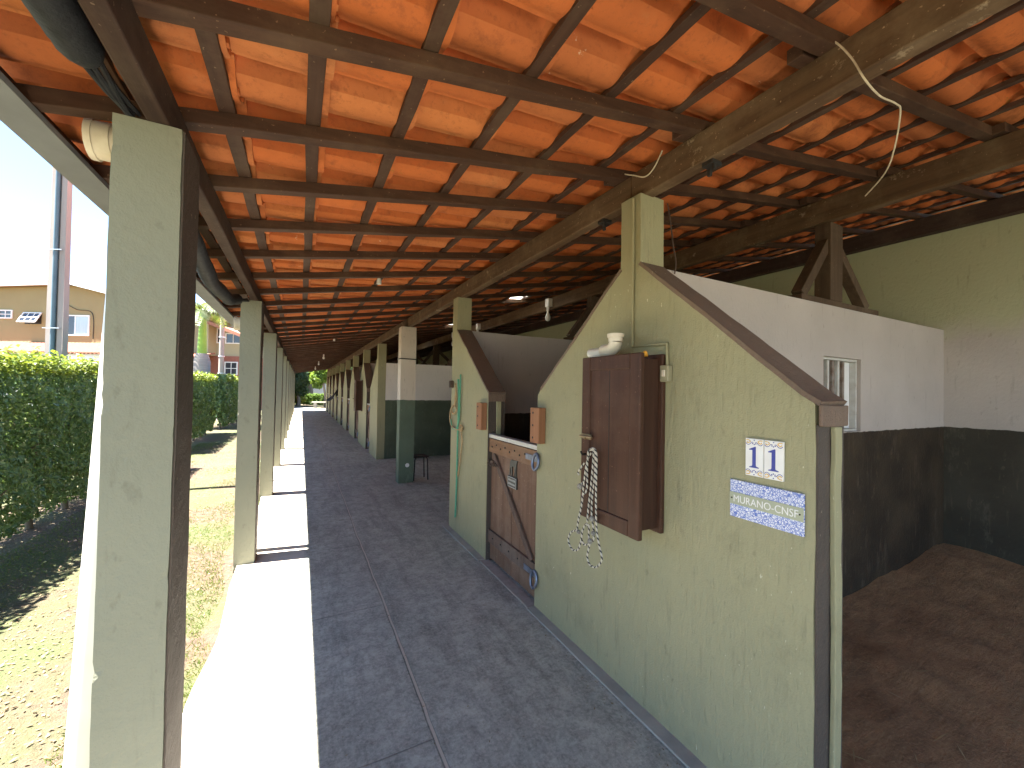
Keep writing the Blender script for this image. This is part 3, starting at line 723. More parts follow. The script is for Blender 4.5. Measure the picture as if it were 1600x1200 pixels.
# bedding in the nearest stall
bd = MB(); nx, ny = 46, 34; vs = []
for i in range(nx):
    for j in range(ny):
        x = 1.76+(XB-.005-1.76)*i/(nx-1); y = -2.25+(1.572+2.25)*j/(ny-1)
        z = .02+.06*(i/nx)+.10*max(0, y-.9)*max(0, x-3.6)*.5+.03*mnoise.noise(Vector((x*2, y*2, 1)))+.022*mnoise.noise(Vector((x*6, y*6, 2)))+.05*max(0, (x-4.6))*(.6+.4*mnoise.noise(Vector((x*3, y*3, 7))))
        vs.append((x, y, max(z, .006)))
bd.add(vs, [(i*ny+j, (i+1)*ny+j, (i+1)*ny+j+1, i*ny+j+1) for i in range(nx-1) for j in range(ny-1)])
tag(obj('sawdust_bedding', bd, M['bedding'], smooth=True), 'brown sawdust bedding spread over the floor of the nearest stall', 'bedding', kind='stuff')
def flakes(name, n, fx, size, mat, label, cat, flat=.25, seed=1, aspect=2.2):
    rng = random.Random(seed); mb = MB()
    for _ in range(n):
        p = fx(rng)
        if p is None: continue
        s_ = size*rng.uniform(.5, 1.4); a = rng.uniform(0, 6.28); tl = rng.uniform(-flat, flat); tl2 = rng.uniform(-flat, flat)
        u = Vector((math.cos(a), math.sin(a), tl))*s_*aspect/2; v = Vector((-math.sin(a), math.cos(a), tl2))*s_/2
        c = Vector(p)+Vector((0, 0, abs(u.z)+abs(v.z)+.002))
        mb.add([c-u, c+v*.8, c+u, c-v*.8], [(0, 1, 2, 3)])
    return tag(obj(name, mb, mat), label, cat, kind='stuff')
def bz(x, y):
    return max(.02+.06*((x-1.76)/(XB-1.76))+.10*max(0, y-.9)*max(0, x-3.6)*.5+.03*mnoise.noise(Vector((x*2, y*2, 1)))+.022*mnoise.noise(Vector((x*6, y*6, 2)))+.05*max(0, (x-4.6))*(.6+.4*mnoise.noise(Vector((x*3, y*3, 7)))), .006)
def fstraw(r):
    x = r.uniform(1.8, 5.5); y = r.uniform(-1, 1.5); return (x, y, bz(x, y))
flakes('loose_straw', 260, fstraw, .006, M['straw'], 'loose straw stalks scattered on the brown bedding of the nearest stall', 'straw', .1, 5, 18)

# ------------------------------------------------------------------ half doors
def make_door(first=True):
    # local frame: hinge side at y=0, runs to +y .885, outer face at x=0 (towards the corridor), thickness towards +x
    t = thing('half_door', 'worn brown plank half door with horse emblem in the nearest closed stall', 'stall door', (0, 0, 0), group='stall half doors')
    W, H = .885, 1.165; b = MB(); n = 6
    for k in range(n):
        a = W*k/n+.0015; e = W*(k+1)/n-.0015; d = (k % 3)*.0015
        b.box(.018+d, .042+d, a, e, .015, H-.012)
    obj('planks', b, M['door'], t, local=True, bev=.002)
    obj('top_rail', MB().box(-.006, .018, .0, W, H-.155, H-.03), M['door_rail'], t, local=True, bev=.003)
    obj('bottom_rail', MB().box(-.004, .018, .0, W, .17, .285), M['door_low'], t, local=True, bev=.003)
    obj('brace', MB().bar((.004, W-.09, H-.165), (.004, .07, .292), .055, .020, (1, 0, 0)), M['door_low'], t, local=True, bev=.003)
    obj('capping', MB().box(-.012, .050, -.005, W+.01, H-.022, H+.012), M['white_metal'], t, local=True, bev=.002)
    for k in range(9): obj('bolt', MB().lathe([(0, -.006), (.008, -.005), (.008, 0), (0, 0)], (-.0065, .10+k*.088, H-.09+.012*((k % 2)*2-1)), 8, 'x'), M['iron'], t, local=True)
    for k in range(5): obj('bolt', MB().lathe([(0, -.006), (.007, -.005), (.007, 0), (0, 0)], (-.0045, .12+k*.16, .23), 8, 'x'), M['iron'], t, local=True)
    for z in (H-.09, .215):
        h = obj('hinge', MB().box(-.013, -.0065, -.01, .17, z-.022, z+.022), M['steel'], t, local=True, bev=.002)
        ring = [(-.046+.008*math.sin(a), -.040+.042*math.cos(a), z-.01+.058*math.sin(a)) for a in np.linspace(0, 2*math.pi, 20, endpoint=False)]
        obj('hinge_ring', MB().tube(ring, .011, 8, closed=True), M['steel'], h, local=True)
    ch = MB()
    for k in range(7):
        c = Vector((-.018-.004*(k % 2), W-.02-.028*k, H-.235-.02*math.sin(k*.9)-.006*k))
        a0 = (k % 2)*1.57
        rg = [c+Vector((.012*math.sin(a)*math.sin(a0), .020*math.cos(a), .012*math.sin(a)*math.cos(a0) if k % 2 == 0 else .006*math.sin(a))) for a in np.linspace(0, 2*math.pi, 12, endpoint=False)]
        ch.tube(rg, .0042, 6, closed=True)
    ch.box(-.016, -.001, W-.13, W-.06, H-.275, H-.225)
    obj('latch_chain', ch, M['rust'], t, local=True)
    return t
door = make_door()
door.location = (1.592, 2.598, .012)
far_doors = [(10.52, XFF)]+[(far_c[i]+.82, XFF) for i in range(1, 8)]
for i, (y, xf) in enumerate(far_doors):
    c = copy_tree(door); c.location = (xf+.03, y, .012)
    c['label'] = f'brown plank half door, {ORD[i]} past the open bay'
    s = .86/.885
    if i == 0: c.scale = (1, .78/.885, 1)
    else: c.scale = (1, .86/.885, 1)
# emblem and name plate only on the near door
hs = [(.0, .0), (.012, .0), (.016, .055), (.035, .085), (.03, .05), (.045, .0), (.056, .0), (.052, .05), (.058, .09), (.10, .088), (.106, .05), (.098, .0), (.11, .0), (.122, .05), (.128, .09), (.137, .0), (.148, .0), (.145, .1),
      (.15, .135), (.17, .17), (.193, .155), (.20, .168), (.185, .20), (.168, .222), (.155, .21), (.135, .17), (.12, .152), (.06, .15), (.03, .148), (.012, .125), (.004, .08)]
mb = MB(); y0, z0 = .42, .865
HS = [(y0-(a-.075)*.85, z0+b_*.88) for a, b_ in hs]
mb.prism_x(HS, .010, .0175); obj('horse_emblem', mb, M['plate_grey'], door, local=True)
pl_ = obj('name_plate', MB().box(.006, .0175, .345, .505, .765, .858), M['plate_grey'], door, local=True, bev=.002)
mb = MB()
for (a, b_, c, d) in ((.349, .501, .850, .855), (.349, .501, .768, .773), (.349, .354, .7735, .8495), (.496, .501, .7735, .8495)): mb.box(.0035, .0055, a, b_, c, d)
obj('plate_border', mb, M['plate_light'], pl_, local=True)
mb = MB(); rr = random.Random(3)
for zc in (.829, .797):
    yy = .487
    while yy > .37:
        wd = rr.uniform(.006, .012); mb.box(.0035, .0055, yy-wd, yy, zc-.008, zc+.008*rr.choice((1, .6, 1))); yy -= wd+.004
obj('plate_lettering', mb, M['plate_light'], pl_, local=True)
# sill under the door and wooden catch blocks beside it
o = obj('door_sill', MB().box(1.515, 1.60, 2.58, 3.47, .0, .011), M['sill'], loc=(1.55, 3.0, 0)); roughen(o, .08, .003, 3); tag(o, 'pale worn cement sill under the near half door', 'door sill')
def block(y, label):
    t = thing('catch_block', label, 'wooden block', (XF, y, 1.35), group='wooden catch blocks')
    obj('block', MB().box(XF-.060, XF-.001, y-.060, y+.060, 1.222, 1.478), M['block'], t, bev=.004)
    for z in (1.26, 1.35, 1.44): obj('screw', MB().lathe([(0, -.004), (.008, -.003), (.008, 0), (0, 0)], (XF-.0605, y+.02, z), 8, 'x'), M['iron'], t)
block(2.520, 'raw brown wooden block right of the half door, on the near wall')
block(3.555, 'raw brown wooden block left of the half door, by the green strap wall')
t = thing('light_switch', 'small white switch on the wall left of the half door', 'switch', (XF, 3.66, 1.36))
obj('plate', MB().box(XF-.022, XF-.001, 3.645, 3.685, 1.29, 1.41), M['white'], t, bev=.004)
obj('rocker', MB().box(XF-.028, XF-.0225, 3.655, 3.675, 1.33, 1.37), M['pvc_old'], t, bev=.002)

# ------------------------------------------------------------------ tack cabinet
def cabinet():
    t = thing('tack_cabinet', 'tall dark brown wooden tack cabinet on the near stall wall', 'wall cabinet', (XF, 1.59, .91), group='tack cabinets')
    y0, y1, z0, z1 = 1.372, 1.806, .918, 1.788; xf = 1.383
    obj('backboard', MB().box(1.540, XF-.001, 1.385, 1.815, .925, 1.790), M['cab'], t, bev=.006)
    obj('carcass', MB().box(1.412, 1.5395, 1.408, 1.79, .948, 1.765), M['cab_in'], t, bev=.003)
    d = obj('door', MB().box(1.392, 1.411, y0+.05, y1-.05, z0+.05, z1-.05), M['cab'], t)
    f = MB()
    for (a, b_, c, e) in ((y0, y0+.068, z0, z1), (y1-.068, y1, z0, z1)): f.box(xf, 1.4112, a, b_, c, e)
    for (c, e) in ((z0, z0+.075), (z1-.075, z1)): f.box(xf+.0005, 1.411, y0+.0685, y1-.0685, c, e)
    obj('door_frame', f, M['cab'], d, bev=.006)
    obj('panel_groove', MB().box(1.3905, 1.3925, (y0+y1)/2-.002, (y0+y1)/2+.002, z0+.076, z1-.076), M['iron'], d)
    l = MB(); l.box(1.376, 1.3825, 1.715, 1.797, 1.345, 1.372); l.tube([(1.371, 1.70, 1.358), (1.371, 1.80, 1.358)], .006, 8); l.tube([(1.371, 1.748, 1.358), (1.362, 1.748, 1.345)], .005, 6)
    obj('latch', l, M['brass'], t)
    obj('hook', MB().tube([(1.384, 1.762, 1.262), (1.358, 1.762, 1.262), (1.350, 1.762, 1.278)], .006, 8), M['iron'], t)
    return t
cabt = cabinet()
fc = copy_tree(cabt); fc.location = (XFF, 12.05, .93); fc['label'] = 'dark wall cabinet on the first full gabled stall wall past the open bay'
# pvc elbow on top
t = thing('pipe_elbow', 'cream plastic pipe with an upturned elbow lying on the cabinet', 'pipe fitting', (1.46, 1.66, 1.79))
mb = MB(); pth = [(1.455, 1.825, 1.818), (1.455, 1.70, 1.818)]; mb.tube(pth, .026, 18); obj('pipe', mb, M['pvc'], t)
c = Vector((1.455, 1.645, 1.828)); path = [Vector((1.455, 1.715, 1.824))]
for a in np.linspace(0, 90, 7): path.append(Vector((1.455, 1.672-.052*math.sin(R(a)), 1.824+.042*(1-math.cos(R(a))))))
mb = MB(); mb.tube(path, .034, 18); e = path[-1]; mb.tube([e, e+Vector((0, 0, .028))], .037, 18); mb.tube([e+Vector((0, 0, .022)), e+Vector((0, 0, .040))], .044, 18); obj('elbow', mb, M['pvc_old'], t)
mb = MB(); rr = random.Random(4)
mb.tube([(1.49, 1.47, 1.776), (1.47, 1.45, 1.788), (1.48, 1.43, 1.782), (1.455, 1.415, 1.79), (1.44, 1.42, 1.776)], [.008, .012, .009, .013, .007], 8)
o = obj('plastic_scrap', mb, M['yellow'], loc=(1.46, 1.44, 1.765)); tag(o, 'crumpled orange yellow plastic scrap on top of the cabinet', 'scrap')

# braided rope on the cabinet hook
def uvtube(path, r, n=8, closed=False):
    mb = MB(); mb.tube(path, r, n, closed=closed); return mb
def smooth_path(pts, k=6):
    P = [Vector(p) for p in pts]; out = []
    for i in range(len(P)-1):
        p0, p1, p2, p3 = P[max(i-1, 0)], P[i], P[i+1], P[min(i+2, len(P)-1)]
        for j in range(k):
            t = j/k; out.append(.5*((2*p1)+(p2-p0)*t+(2*p0-5*p1+4*p2-p3)*t*t+(3*p1-p0-3*p2+p3)*t**3))
    return out+[P[-1]]
def rope_obj(name, paths, r, mat, parent, n=8):
    me = bpy.data.meshes.new(name); V, F, UV = [], [], []
    org = ORG[parent.name]
    for path in paths:
        mb = MB(); mb.tube(path, r, n); o = len(V); V += mb.v; F += [tuple(i+o for i in f) for f in mb.f]
        d = [0]
        for i in range(1, len(path)): d.append(d[-1]+(Vector(path[i])-Vector(path[i-1])).length)
        for f in mb.f:
            ks = [i % n for i in f]; wrap = (0 in ks and n-1 in ks)
            for i in f: UV.append(((n if (i % n == 0 and wrap) else i % n)/n, d[min(i//n, len(d)-1)]/.03))
    me.from_pydata([tuple(Vector(v)-org) for v in V], [], F); me.update()
    u = me.uv_layers.new(name='uv'); 
    for i, c in enumerate(UV): u.data[i].uv = c
    me.materials.append(mat); me.polygons.foreach_set('use_smooth', [True]*len(me.polygons))
    o = bpy.data.objects.new(name, me); COL.objects.link(o); o.parent = parent; return o
def R2(px, py, X):          # hanging rope traced at its own distance from the wall
    d = fw+rt*((px-800)/FPX)-up*((py-600)/FPX); return EYEP+d*(X/d.x)
t = thing('braided_lead_rope', 'black and white braided rope halter hung in loops from the cabinet hook', 'rope', (1.36, 1.70, .75))
z = lambda x, y, X=1.362: R2(880+x*.175, 690+y*.175, X)
paths = [smooth_path([z(250, 100), z(215, 170), z(190, 330), z(165, 560), z(135, 700), z(125, 790)]),
         smooth_path([z(125, 790), z(70, 810), z(45, 880), z(80, 960), z(130, 965), z(160, 880), z(170, 800), z(205, 735), z(230, 770)]),
         smooth_path([z(245, 65), z(225, 90, 1.352), z(215, 220), z(212, 420), z(180, 470)]),
         smooth_path([z(238, 75, 1.352), z(270, 90), z(262, 250), z(240, 460), z(222, 620), z(215, 720)]),
         smooth_path([z(245, 62, 1.348), z(285, 85, 1.35), z(282, 300, 1.355), z(258, 500), z(255, 660), z(270, 760)]),
         smooth_path([z(255, 60, 1.348), z(296, 100, 1.35), z(295, 330, 1.352), z(292, 560, 1.355), z(298, 780), z(320, 920), z(345, 1040), z(320, 1100), z(285, 1122), z(235, 1095), z(215, 1030), z(225, 960), z(245, 890)]),
         smooth_path([z(165, 880), z(190, 920), z(230, 910), z(268, 880), z(272, 800), z(262, 730)]),
         smooth_path([z(232, 740), z(228, 850), z(245, 900)])]
rope_obj('rope', paths, .0052, M['rope'], t)
for (x, y, r_) in ((258, 690, .015), (135, 805, .012), (150, 400, .017), (240, 890, .015), (268, 820, .013)):
    c = z(x, y, 1.357); obj('knot', MB().lathe([(.001, -r_)]+[(r_*math.cos(a), r_*math.sin(a)) for a in np.linspace(-1.2, 1.2, 7)]+[(.001, r_)], tuple(c), 10), M['knot'], t)
rope_obj('loose_end', [smooth_path([z(190, 190), z(160, 230), z(135, 270), z(140, 300)]), smooth_path([z(190, 350), z(160, 380), z(135, 410), z(160, 425)])], .005, M['rope'], t)

# number tiles
def number_tile(yc, label):
    t = thing('number_tile', label, 'house number', (XF, yc, 1.287), group='number tiles')
    za, zb = 1.287, 1.431; hw = .0345
    obj('tile', MB().box(XF-.011, XF-.002, yc-hw, yc+hw, za, zb), M['white'], t, bev=.0015)
    # serif numeral 1; +y is to the left for the viewer
    zc = 1.319; H = .080
    one = [(-.018, 0), (-.018, .003), (-.0075, .0065), (-.0065, .012), (-.0065, H), (-.004, H+.002), (.019, H-.009), (.019, H-.0125), (.0065, H-.012), (.0065, .012), (.0078, .0065), (.018, .003), (.018, 0)]
    obj('numeral', MB().prism_x([(yc+a, zc+b_) for a, b_ in one], XF-.0128, XF-.0112), M['navy'], t)
    sc = MB(); sc2 = MB()
    for (z0, s) in ((zb-.014, 1), (za+.014, -1)):
        for q in (-1, 1):
            sc.tube(smooth_path([(XF-.0118, yc+q*.032, z0-s*.004), (XF-.0118, yc+q*.026, z0-s*.010), (XF-.0118, yc+q*.017, z0-s*.008), (XF-.0118, yc+q*.010, z0), (XF-.0118, yc+q*.004, z0-s*.001)], 4), .0010, 6)
            sc2.tube(smooth_path([(XF-.0118, yc+q*.031, z0+s*.008), (XF-.0118, yc+q*.022, z0+s*.008), (XF-.0118, yc+q*.015, z0+s*.002), (XF-.0118, yc+q*.024, z0-s*.004), (XF-.0118, yc+q*.029, z0+s*.001)], 4), .0017, 6)
        for q in (-.006, 0, .006): sc.lathe([(0, -.001), (.0022, -.001), (.0022, .0005), (0, .0005)], (XF-.0112, yc+q, z0-s*.005-s*.003*(q == 0)), 8, 'x')
        sc.lathe([(0, -.001), (.0022, -.001), (.0022, .0005), (0, .0005)], (XF-.0112, yc, z0+s*.008), 8, 'x')
    obj('scrollwork', sc, M['navy'], t); obj('ochre_scrollwork', sc2, M['ochre'], t)
number_tile(.9475, 'white glazed number tile with a blue 1, the left one of the pair')
number_tile(.8755, 'white glazed number tile with a blue 1, the right one of the pair')
# name plaque
t = thing('name_plaque', 'blue and white patterned plaque reading MURANO-CNSF under the number tiles', 'plaque', (XF, .909, 1.11))
pz0, pz1 = 1.110, 1.258
obj('board', MB().box(XF-.010, XF-.002, .773, 1.045, pz0, pz1), M['azulejo'], t, bev=.0015)
obj('band', MB().box(XF-.0125, XF-.0102, .7735, 1.0445, pz0+.051, pz0+.099), M['plaque_band'], t)
def text_mesh(body, size):
    cu = bpy.data.curves.new('txt', 'FONT'); cu.body = body; cu.size = size; cu.extrude = .0006; cu.align_x = 'CENTER'; cu.align_y = 'CENTER'; cu.resolution_u = 4; cu.offset = 0
    o = bpy.data.objects.new('txt', cu); COL.objects.link(o); dg = bpy.context.evaluated_depsgraph_get()
    me = bpy.data.meshes.new_from_object(o.evaluated_get(dg)); bpy.data.objects.remove(o); return me
me = text_mesh('MURANO-CNSF', .040); wd = max(v.co.x for v in me.vertices)-min(v.co.x for v in me.vertices)
for v in me.vertices:
    x, y, zz = v.co; v.co = (-.0135+0.0-zz, -x*(.238/wd), y)
me.materials.append(M['white']); o = bpy.data.objects.new('lettering', me); COL.objects.link(o); o.parent = t
o.location = (0, 0, pz0+.0735-1.11)
for yy in (.785, 1.036): obj('screw', MB().lathe([(0, -.002), (.003, -.002), (.003, 0), (0, 0)], (XF-.0125, yy, pz0+.075), 8, 'x'), M['iron'], t)

# green strap and halter on the second wall
t = thing('halter', 'green strap and tan rope halter hanging on the half gabled wall by the bay', 'halter', (1.54, 4.35, 1.2))
z = lambda x, y, X=1.545: R2(690+x*.2165, 560+y*.2165, X)
mb = MB()
for (p, r_) in ((smooth_path([z(120, 150), z(125, 300), z(118, 500), z(108, 900), z(98, 1145)]), .011), (smooth_path([z(138, 115), z(132, 300), z(128, 420), z(110, 500), z(80, 505), z(66, 440)]), .008)):
    mb.tube(p, r_, 8)
obj('strap', mb, M['green_rope'], t)
mb = MB()
for p in ([z(100, 180), z(105, 300), z(70, 360), z(60, 430), z(75, 490), z(120, 515), z(150, 500)], [z(105, 230), z(95, 330), z(110, 370), z(85, 400), z(70, 380)], [z(140, 520), z(148, 600), z(135, 720), z(118, 850)], [z(150, 500), z(140, 480), z(128, 500), z(140, 525), z(152, 505)]):
    mb.tube(smooth_path(p), .0085, 8)
obj('rope', mb, M['tan_rope'], t)
obj('peg', MB().box(1.52, XF-.001, 4.44, 4.48, 1.62, 1.70), M['rust'], t, bev=.004)

# stool
t = thing('stool', 'dark metal stool with thin legs beside the bay post', 'stool', (1.95, 7.25, 0))
obj('seat', MB().box(1.765, 2.03, 6.98, 7.26, .395, .422), M['iron'], t, bev=.01)
for (x, y) in ((1.785, 7.0), (2.01, 7.0), (1.785, 7.24), (2.01, 7.24)):
    cx = 1 if x > 1.9 else -1
    obj('leg', MB().tube([(x-cx*.02, y, .396), (x, y, .36), (x+cx*.012, y, .002)], .011, 8), M['iron'], t)

# bulbs
def bulb(x, y, ztop, drop, label, glass=True, holder='white'):
    t = thing('light_bulb', label, 'light bulb', (x, y, ztop), group='hanging light bulbs')
    zb = ztop-drop
    obj('cord', MB().tube([(x, y, ztop), (x+.004, y, (ztop+zb)/2), (x, y, zb+.05)], .004, 6), M['iron'], t)
    obj('socket', MB().lathe([(0, .055), (.016, .055), (.022, .03), (.022, 0), (0, 0)], (x, y, zb), 12), M[holder], t)
    if glass: obj('bulb', MB().lathe([(.012, .0), (.016, -.015), (.030, -.045), (.034, -.065), (.028, -.088), (.012, -.10), (0, -.102)], (x, y, zb), 14), M['bulb'], t)
bulb(.636, 3.99, 2.635, .045, 'empty white bulb socket tied under the near corridor rafters', glass=False)
for i, (y, d) in enumerate(((9.6, .03), (14.1, .06), (18.1, .06), (22.4, .08))):
    bulb(.62, y, rz_(.62)-.002, d, f'white light bulb hanging from the corridor roof, {ORD[i]} past the empty socket', glass=i > 0)
def beam_bulb(y, label):
    t = thing('light_bulb', label, 'light bulb', (3.47, y, 2.93), group='bulbs on the middle beam')
    obj('mount', MB().box(3.45, 3.499 if y < 4.1 else 3.529, y-.05, y+.05, 2.95, 3.08), M['white'], t, bev=.004)
    obj('socket', MB().lathe([(0, .0), (.024, 0), (.022, -.07), (0, -.07)], (3.475, y, 2.949), 12), M['white'], t)
    obj('bulb', MB().lathe([(.012, .0), (.018, -.025), (.040, -.08), (.046, -.11), (.036, -.145), (.012, -.16), (0, -.162)], (3.475, y, 2.88), 14), M['bulb'], t)
beam_bulb(5.45, 'pear shaped white bulb under the middle beam, seen over the half door')
beam_bulb(8.35, 'pear shaped white bulb under the middle beam, right one over the open bay')
beam_bulb(10.0, 'pear shaped white bulb under the middle beam, left one over the open bay')

# loose wires and cleats on the beam
X0 = 1.585
t = thing('loose_wire', 'long pale wire drooping from the beam across the rafters at upper right', 'wire', (1.6, .9, 2.7))
def RP(px, py, zz):     # onto a horizontal height
    d = fw+rt*((px-800)/FPX)-up*((py-600)/FPX); return EYEP+d*((zz-EYE)/d.z)
pp = [R2(1288, 68, 1.583), R2(1305, 66, 1.580), R2(1330, 90, 1.580), R2(1352, 125, 1.583), R2(1375, 150, 1.72), R2(1400, 162, 1.90), R2(1407, 175, 2.0), R2(1398, 230, 2.1), R2(1383, 270, 2.2), R2(1352, 306, 2.35)]
obj('wire', MB().tube(smooth_path(pp), .003, 6), M['twine'], t)
t = thing('loose_wire', 'short pale twine looped against the beam above the near post', 'wire', (1.58, 1.6, 2.75))
obj('wire', MB().tube(smooth_path([R2(968, 271, 1.585), R2(990, 274, 1.582), R2(1008, 276, 1.58), R2(1022, 262, 1.58), R2(1035, 235, 1.583)]), .0035, 6), M['twine'], t)
t = thing('loose_wire', 'thin dark wire hanging beside the near post down to the partition', 'wire', (1.80, 1.52, 2.3))
obj('wire', MB().tube(smooth_path([R2(1043, 318, 1.82), R2(1048, 350, 1.82), R2(1052, 385, 1.82), R2(1056, 410, 1.82), R2(1054, 428, 1.82)]), .004, 6), M['rust'], t)
def cleat(y, label):
    t = thing('cable_cleat', label, 'cable cleat', (1.62, y, 2.655), group='black cable cleats')
    obj('body', MB().box(1.60, 1.665, y-.028, y+.028, 2.634, 2.6545), M['iron'], t, bev=.003)
    obj('prong', MB().box(1.605, 1.62, y-.034, y-.018, 2.605, 2.6335), M['iron'], t, bev=.002); obj('prong', MB().box(1.64, 1.655, y+.012, y+.03, 2.605, 2.6335), M['iron'], t, bev=.002)
cleat(1.20, 'black cable cleat under the beam right of the near post'); cleat(1.93, 'black cable cleat under the beam left of the near post')

# black cloth on a far stall wall
t = thing('hanging_cloth', 'black cloth hung over the far stall wall, sticking out into the corridor', 'cloth', (1.45, 21.2, 1.0))
mb = MB(); vs = []
for i in range(9):
    for j in range(7):
        u = i/8; v = j/6; vs.append((1.52-.42*v*(.3+.7*u)-.02*math.sin(i*2), 20.6+1.2*u, 1.52-.25*u-.45*v*(.6+.4*math.sin(u*3))))
mb.add(vs, [(i*7+j, (i+1)*7+j, (i+1)*7+j+1, i*7+j+1) for i in range(8) for j in range(6)]); o = obj('cloth', mb, M['dark_cloth'], t, smooth=True)
so = o.modifiers.new('thick', 'SOLIDIFY'); so.thickness = .02

# ------------------------------------------------------------------ vegetation
def leaf_cloud(name, pts, nrm, size, mat, parent, seed, jit=.9, asp=1.7):
    rng = np.random.default_rng(seed); n = len(pts)
    d = rng.normal(size=(n, 3)); d /= np.linalg.norm(d, axis=1)[:, None]
    nn = nrm+d*jit; nn /= np.linalg.norm(nn, axis=1)[:, None]
    r_ = rng.normal(size=(n, 3)); u = np.cross(nn, r_); u /= np.linalg.norm(u, axis=1)[:, None]; v = np.cross(nn, u)
    s_ = size*rng.uniform(.6, 1.35, n)[:, None]; u = u*s_*asp/2; v = v*s_/2
    fold = nn*s_*.18
    V = np.stack([pts-u, pts-v-u*.1+fold, pts+u, pts+v-u*.1+fold], 1).reshape(-1, 3)
    me = bpy.data.meshes.new(name); org = np.array(ORG[parent.name]) if parent is not None else 0
    F = np.arange(4*n).reshape(n, 4)
    me.from_pydata((V-org).tolist(), [], F.tolist()); me.update(); me.materials.append(mat)
    o = bpy.data.objects.new(name, me); COL.objects.link(o)
    if parent is not None: o.parent = parent
    return o
def hedge(x0, x1, y0, y1, zt, label, dens, size, seed, tip=True):
    t = thing('hedge', label, 'hedge', ((x0+x1)/2, (y0+y1)/2, -.07), group='clipped hedges')
    rng = np.random.default_rng(seed); P, Nn = [], []
    def face(n, f): 
        for _ in range(n):
            a, b_ = rng.random(), rng.random(); p, q = f(a, b_); P.append(p); Nn.append(q)
    def wob(y, z): return .16*mnoise.noise(Vector((y*1.6, z*1.8, seed)))+.06*mnoise.noise(Vector((y*5, z*5, seed+2)))
    def zlow(y): return .06+.14*mnoise.noise(Vector((y*1.5, seed, 9)))
    A = (y1-y0)*zt
    def ff(a, b_):
        y = y0+(y1-y0)*a; zb = zlow(y); z = zb+(zt-zb)*b_; dpt = rng.random()**2*.22
        bulge = -.12*max(0, (z-zt+.35)/.35)**2 - .06*max(0, (.5-z)/.5)
        return (x1+wob(y, z)+bulge-dpt, y, z), (1, 0, .45)
    face(int(A*dens), ff)
    def fback(a, b_):
        y = y0+(y1-y0)*a; z = .3+(zt-.3)*b_; return (x0-wob(y, z)*.8+rng.random()*.15, y, z), (-1, 0, .4)
    face(int(A*dens*.35), fback)
    for ye, sg in ((y0, -1), (y1, 1)):
        face(int((x1-x0)*zt*dens), lambda a, b_: ((x0+(x1-x0)*a, ye+sg*(wob(a*3, b_*2)-rng.random()**2*.2), .3+(zt-.3)*b_), (0, sg, .4)))
    face(int(A*dens*.5), lambda a, b_: ((x0+.12+(x1-x0-.24)*rng.random(), y0+.1+(y1-y0-.2)*a, .35+(zt-.5)*b_), (.4, 0, .8)))
    leaf_cloud('foliage', np.array(P), np.array(Nn, float), size, M['hedge'], t, seed)
    P2, N2 = [], []
    for _ in range(int((x1-x0+.25)*(y1-y0)*dens*1.15)):
        y = y0+(y1-y0)*rng.random(); x = x0-.05+(x1-x0+.12)*rng.random()
        zz = zt+.07*mnoise.noise(Vector((x*3, y*2.2, seed)))+.05*mnoise.noise(Vector((x*8, y*8, seed)))-rng.random()**1.5*.16+(.10*rng.random() if rng.random() < .12 else 0)
        P2.append((x, y, zz)); N2.append((.2, -.2, 1))
    leaf_cloud('sunlit_top', np.array(P2), np.array(N2, float), size*.95, M['hedge_lit'], t, seed+1)  # top leaves carry the sunlit yellow green in their colour
    rr = random.Random(seed)
    y = y0+.3
    while y < y1:
        st = MB(); x = (x0+x1)/2+.12
        st.tube([(x, y, -.1), (x+rr.uniform(-.05, .05), y+rr.uniform(-.08, .08), .45), (x+rr.uniform(-.1, .1), y+rr.uniform(-.15, .15), zt*.7)], [.035, .028, .014], 8)
        for k in range(3): st.tube([(x, y, .2+.15*k), (x+rr.uniform(-.05, .22), y+rr.uniform(-.3, .3), .55+.25*k)], [.014, .006], 6)
        obj('stem', st, M['bark'], t); y += rr.uniform(.7, 1.1)
    return t
hedge(-3.15, -2.52, 2.2, 10.2, 1.86, 'tall clipped dark green hedge nearest the camera, in front of the concrete pole', 2700, .034, 11)
hedge(-3.2, -2.62, 12.2, 17.2, 1.90, 'clipped dark green hedge seen between the two nearest pillars', 1000, .052, 12)
hedge(-3.1, -2.50, 18.4, 27, 1.95, 'farther clipped hedge with bright yellow green top, beyond the darker hedge', 480, .075, 13)

def blob_tree(name, label, cat, base, trunk_h, blobs, size, n, mat, seed, tr=.12, group=None):
    t = thing(name, label, cat, base, group=group); rng = np.random.default_rng(seed); b = Vector(base); rr = random.Random(seed)
    tm = MB(); top = b+Vector((rr.uniform(-.2, .2), rr.uniform(-.2, .2), trunk_h))
    tm.tube([b+Vector((0, 0, -.1)), b.lerp(top, .5)+Vector((.05, .03, 0)), top], [tr*1.25, tr, tr*.7], 10)
    P, Nn = [], []; tot = sum(r_[3]**2 for r_ in blobs)
    for (x, y, zz, r_) in blobs:
        c = Vector((x, y, zz)); 
        if trunk_h > .3: tm.tube([top-Vector((0, 0, .1)), top.lerp(c, .55)+Vector((0, 0, -.05*r_)), c], [tr*.6, tr*.35, tr*.12], 7)
        k = int(n*r_**2/tot)
        for _ in range(k):
            d = rng.normal(size=3); d /= np.linalg.norm(d); q = d*(r_*(.55+.45*rng.random()**.5))*(1+.3*mnoise.noise(Vector(d*2.5)+c))
            q[2] *= .8; P.append(np.array(c)+q); Nn.append(d+np.array([0, 0, .4]))
    obj('trunk', tm, M['bark'], t); leaf_cloud('crown', np.array(P), np.array(Nn), size, mat, t, seed); return t

def W(px, py, D): return tuple(at(px, py, D))
def gpt(px, D):         # ground under a direction at depth D
    p = at(px, 610, D); return (p.x, p.y, -.07)
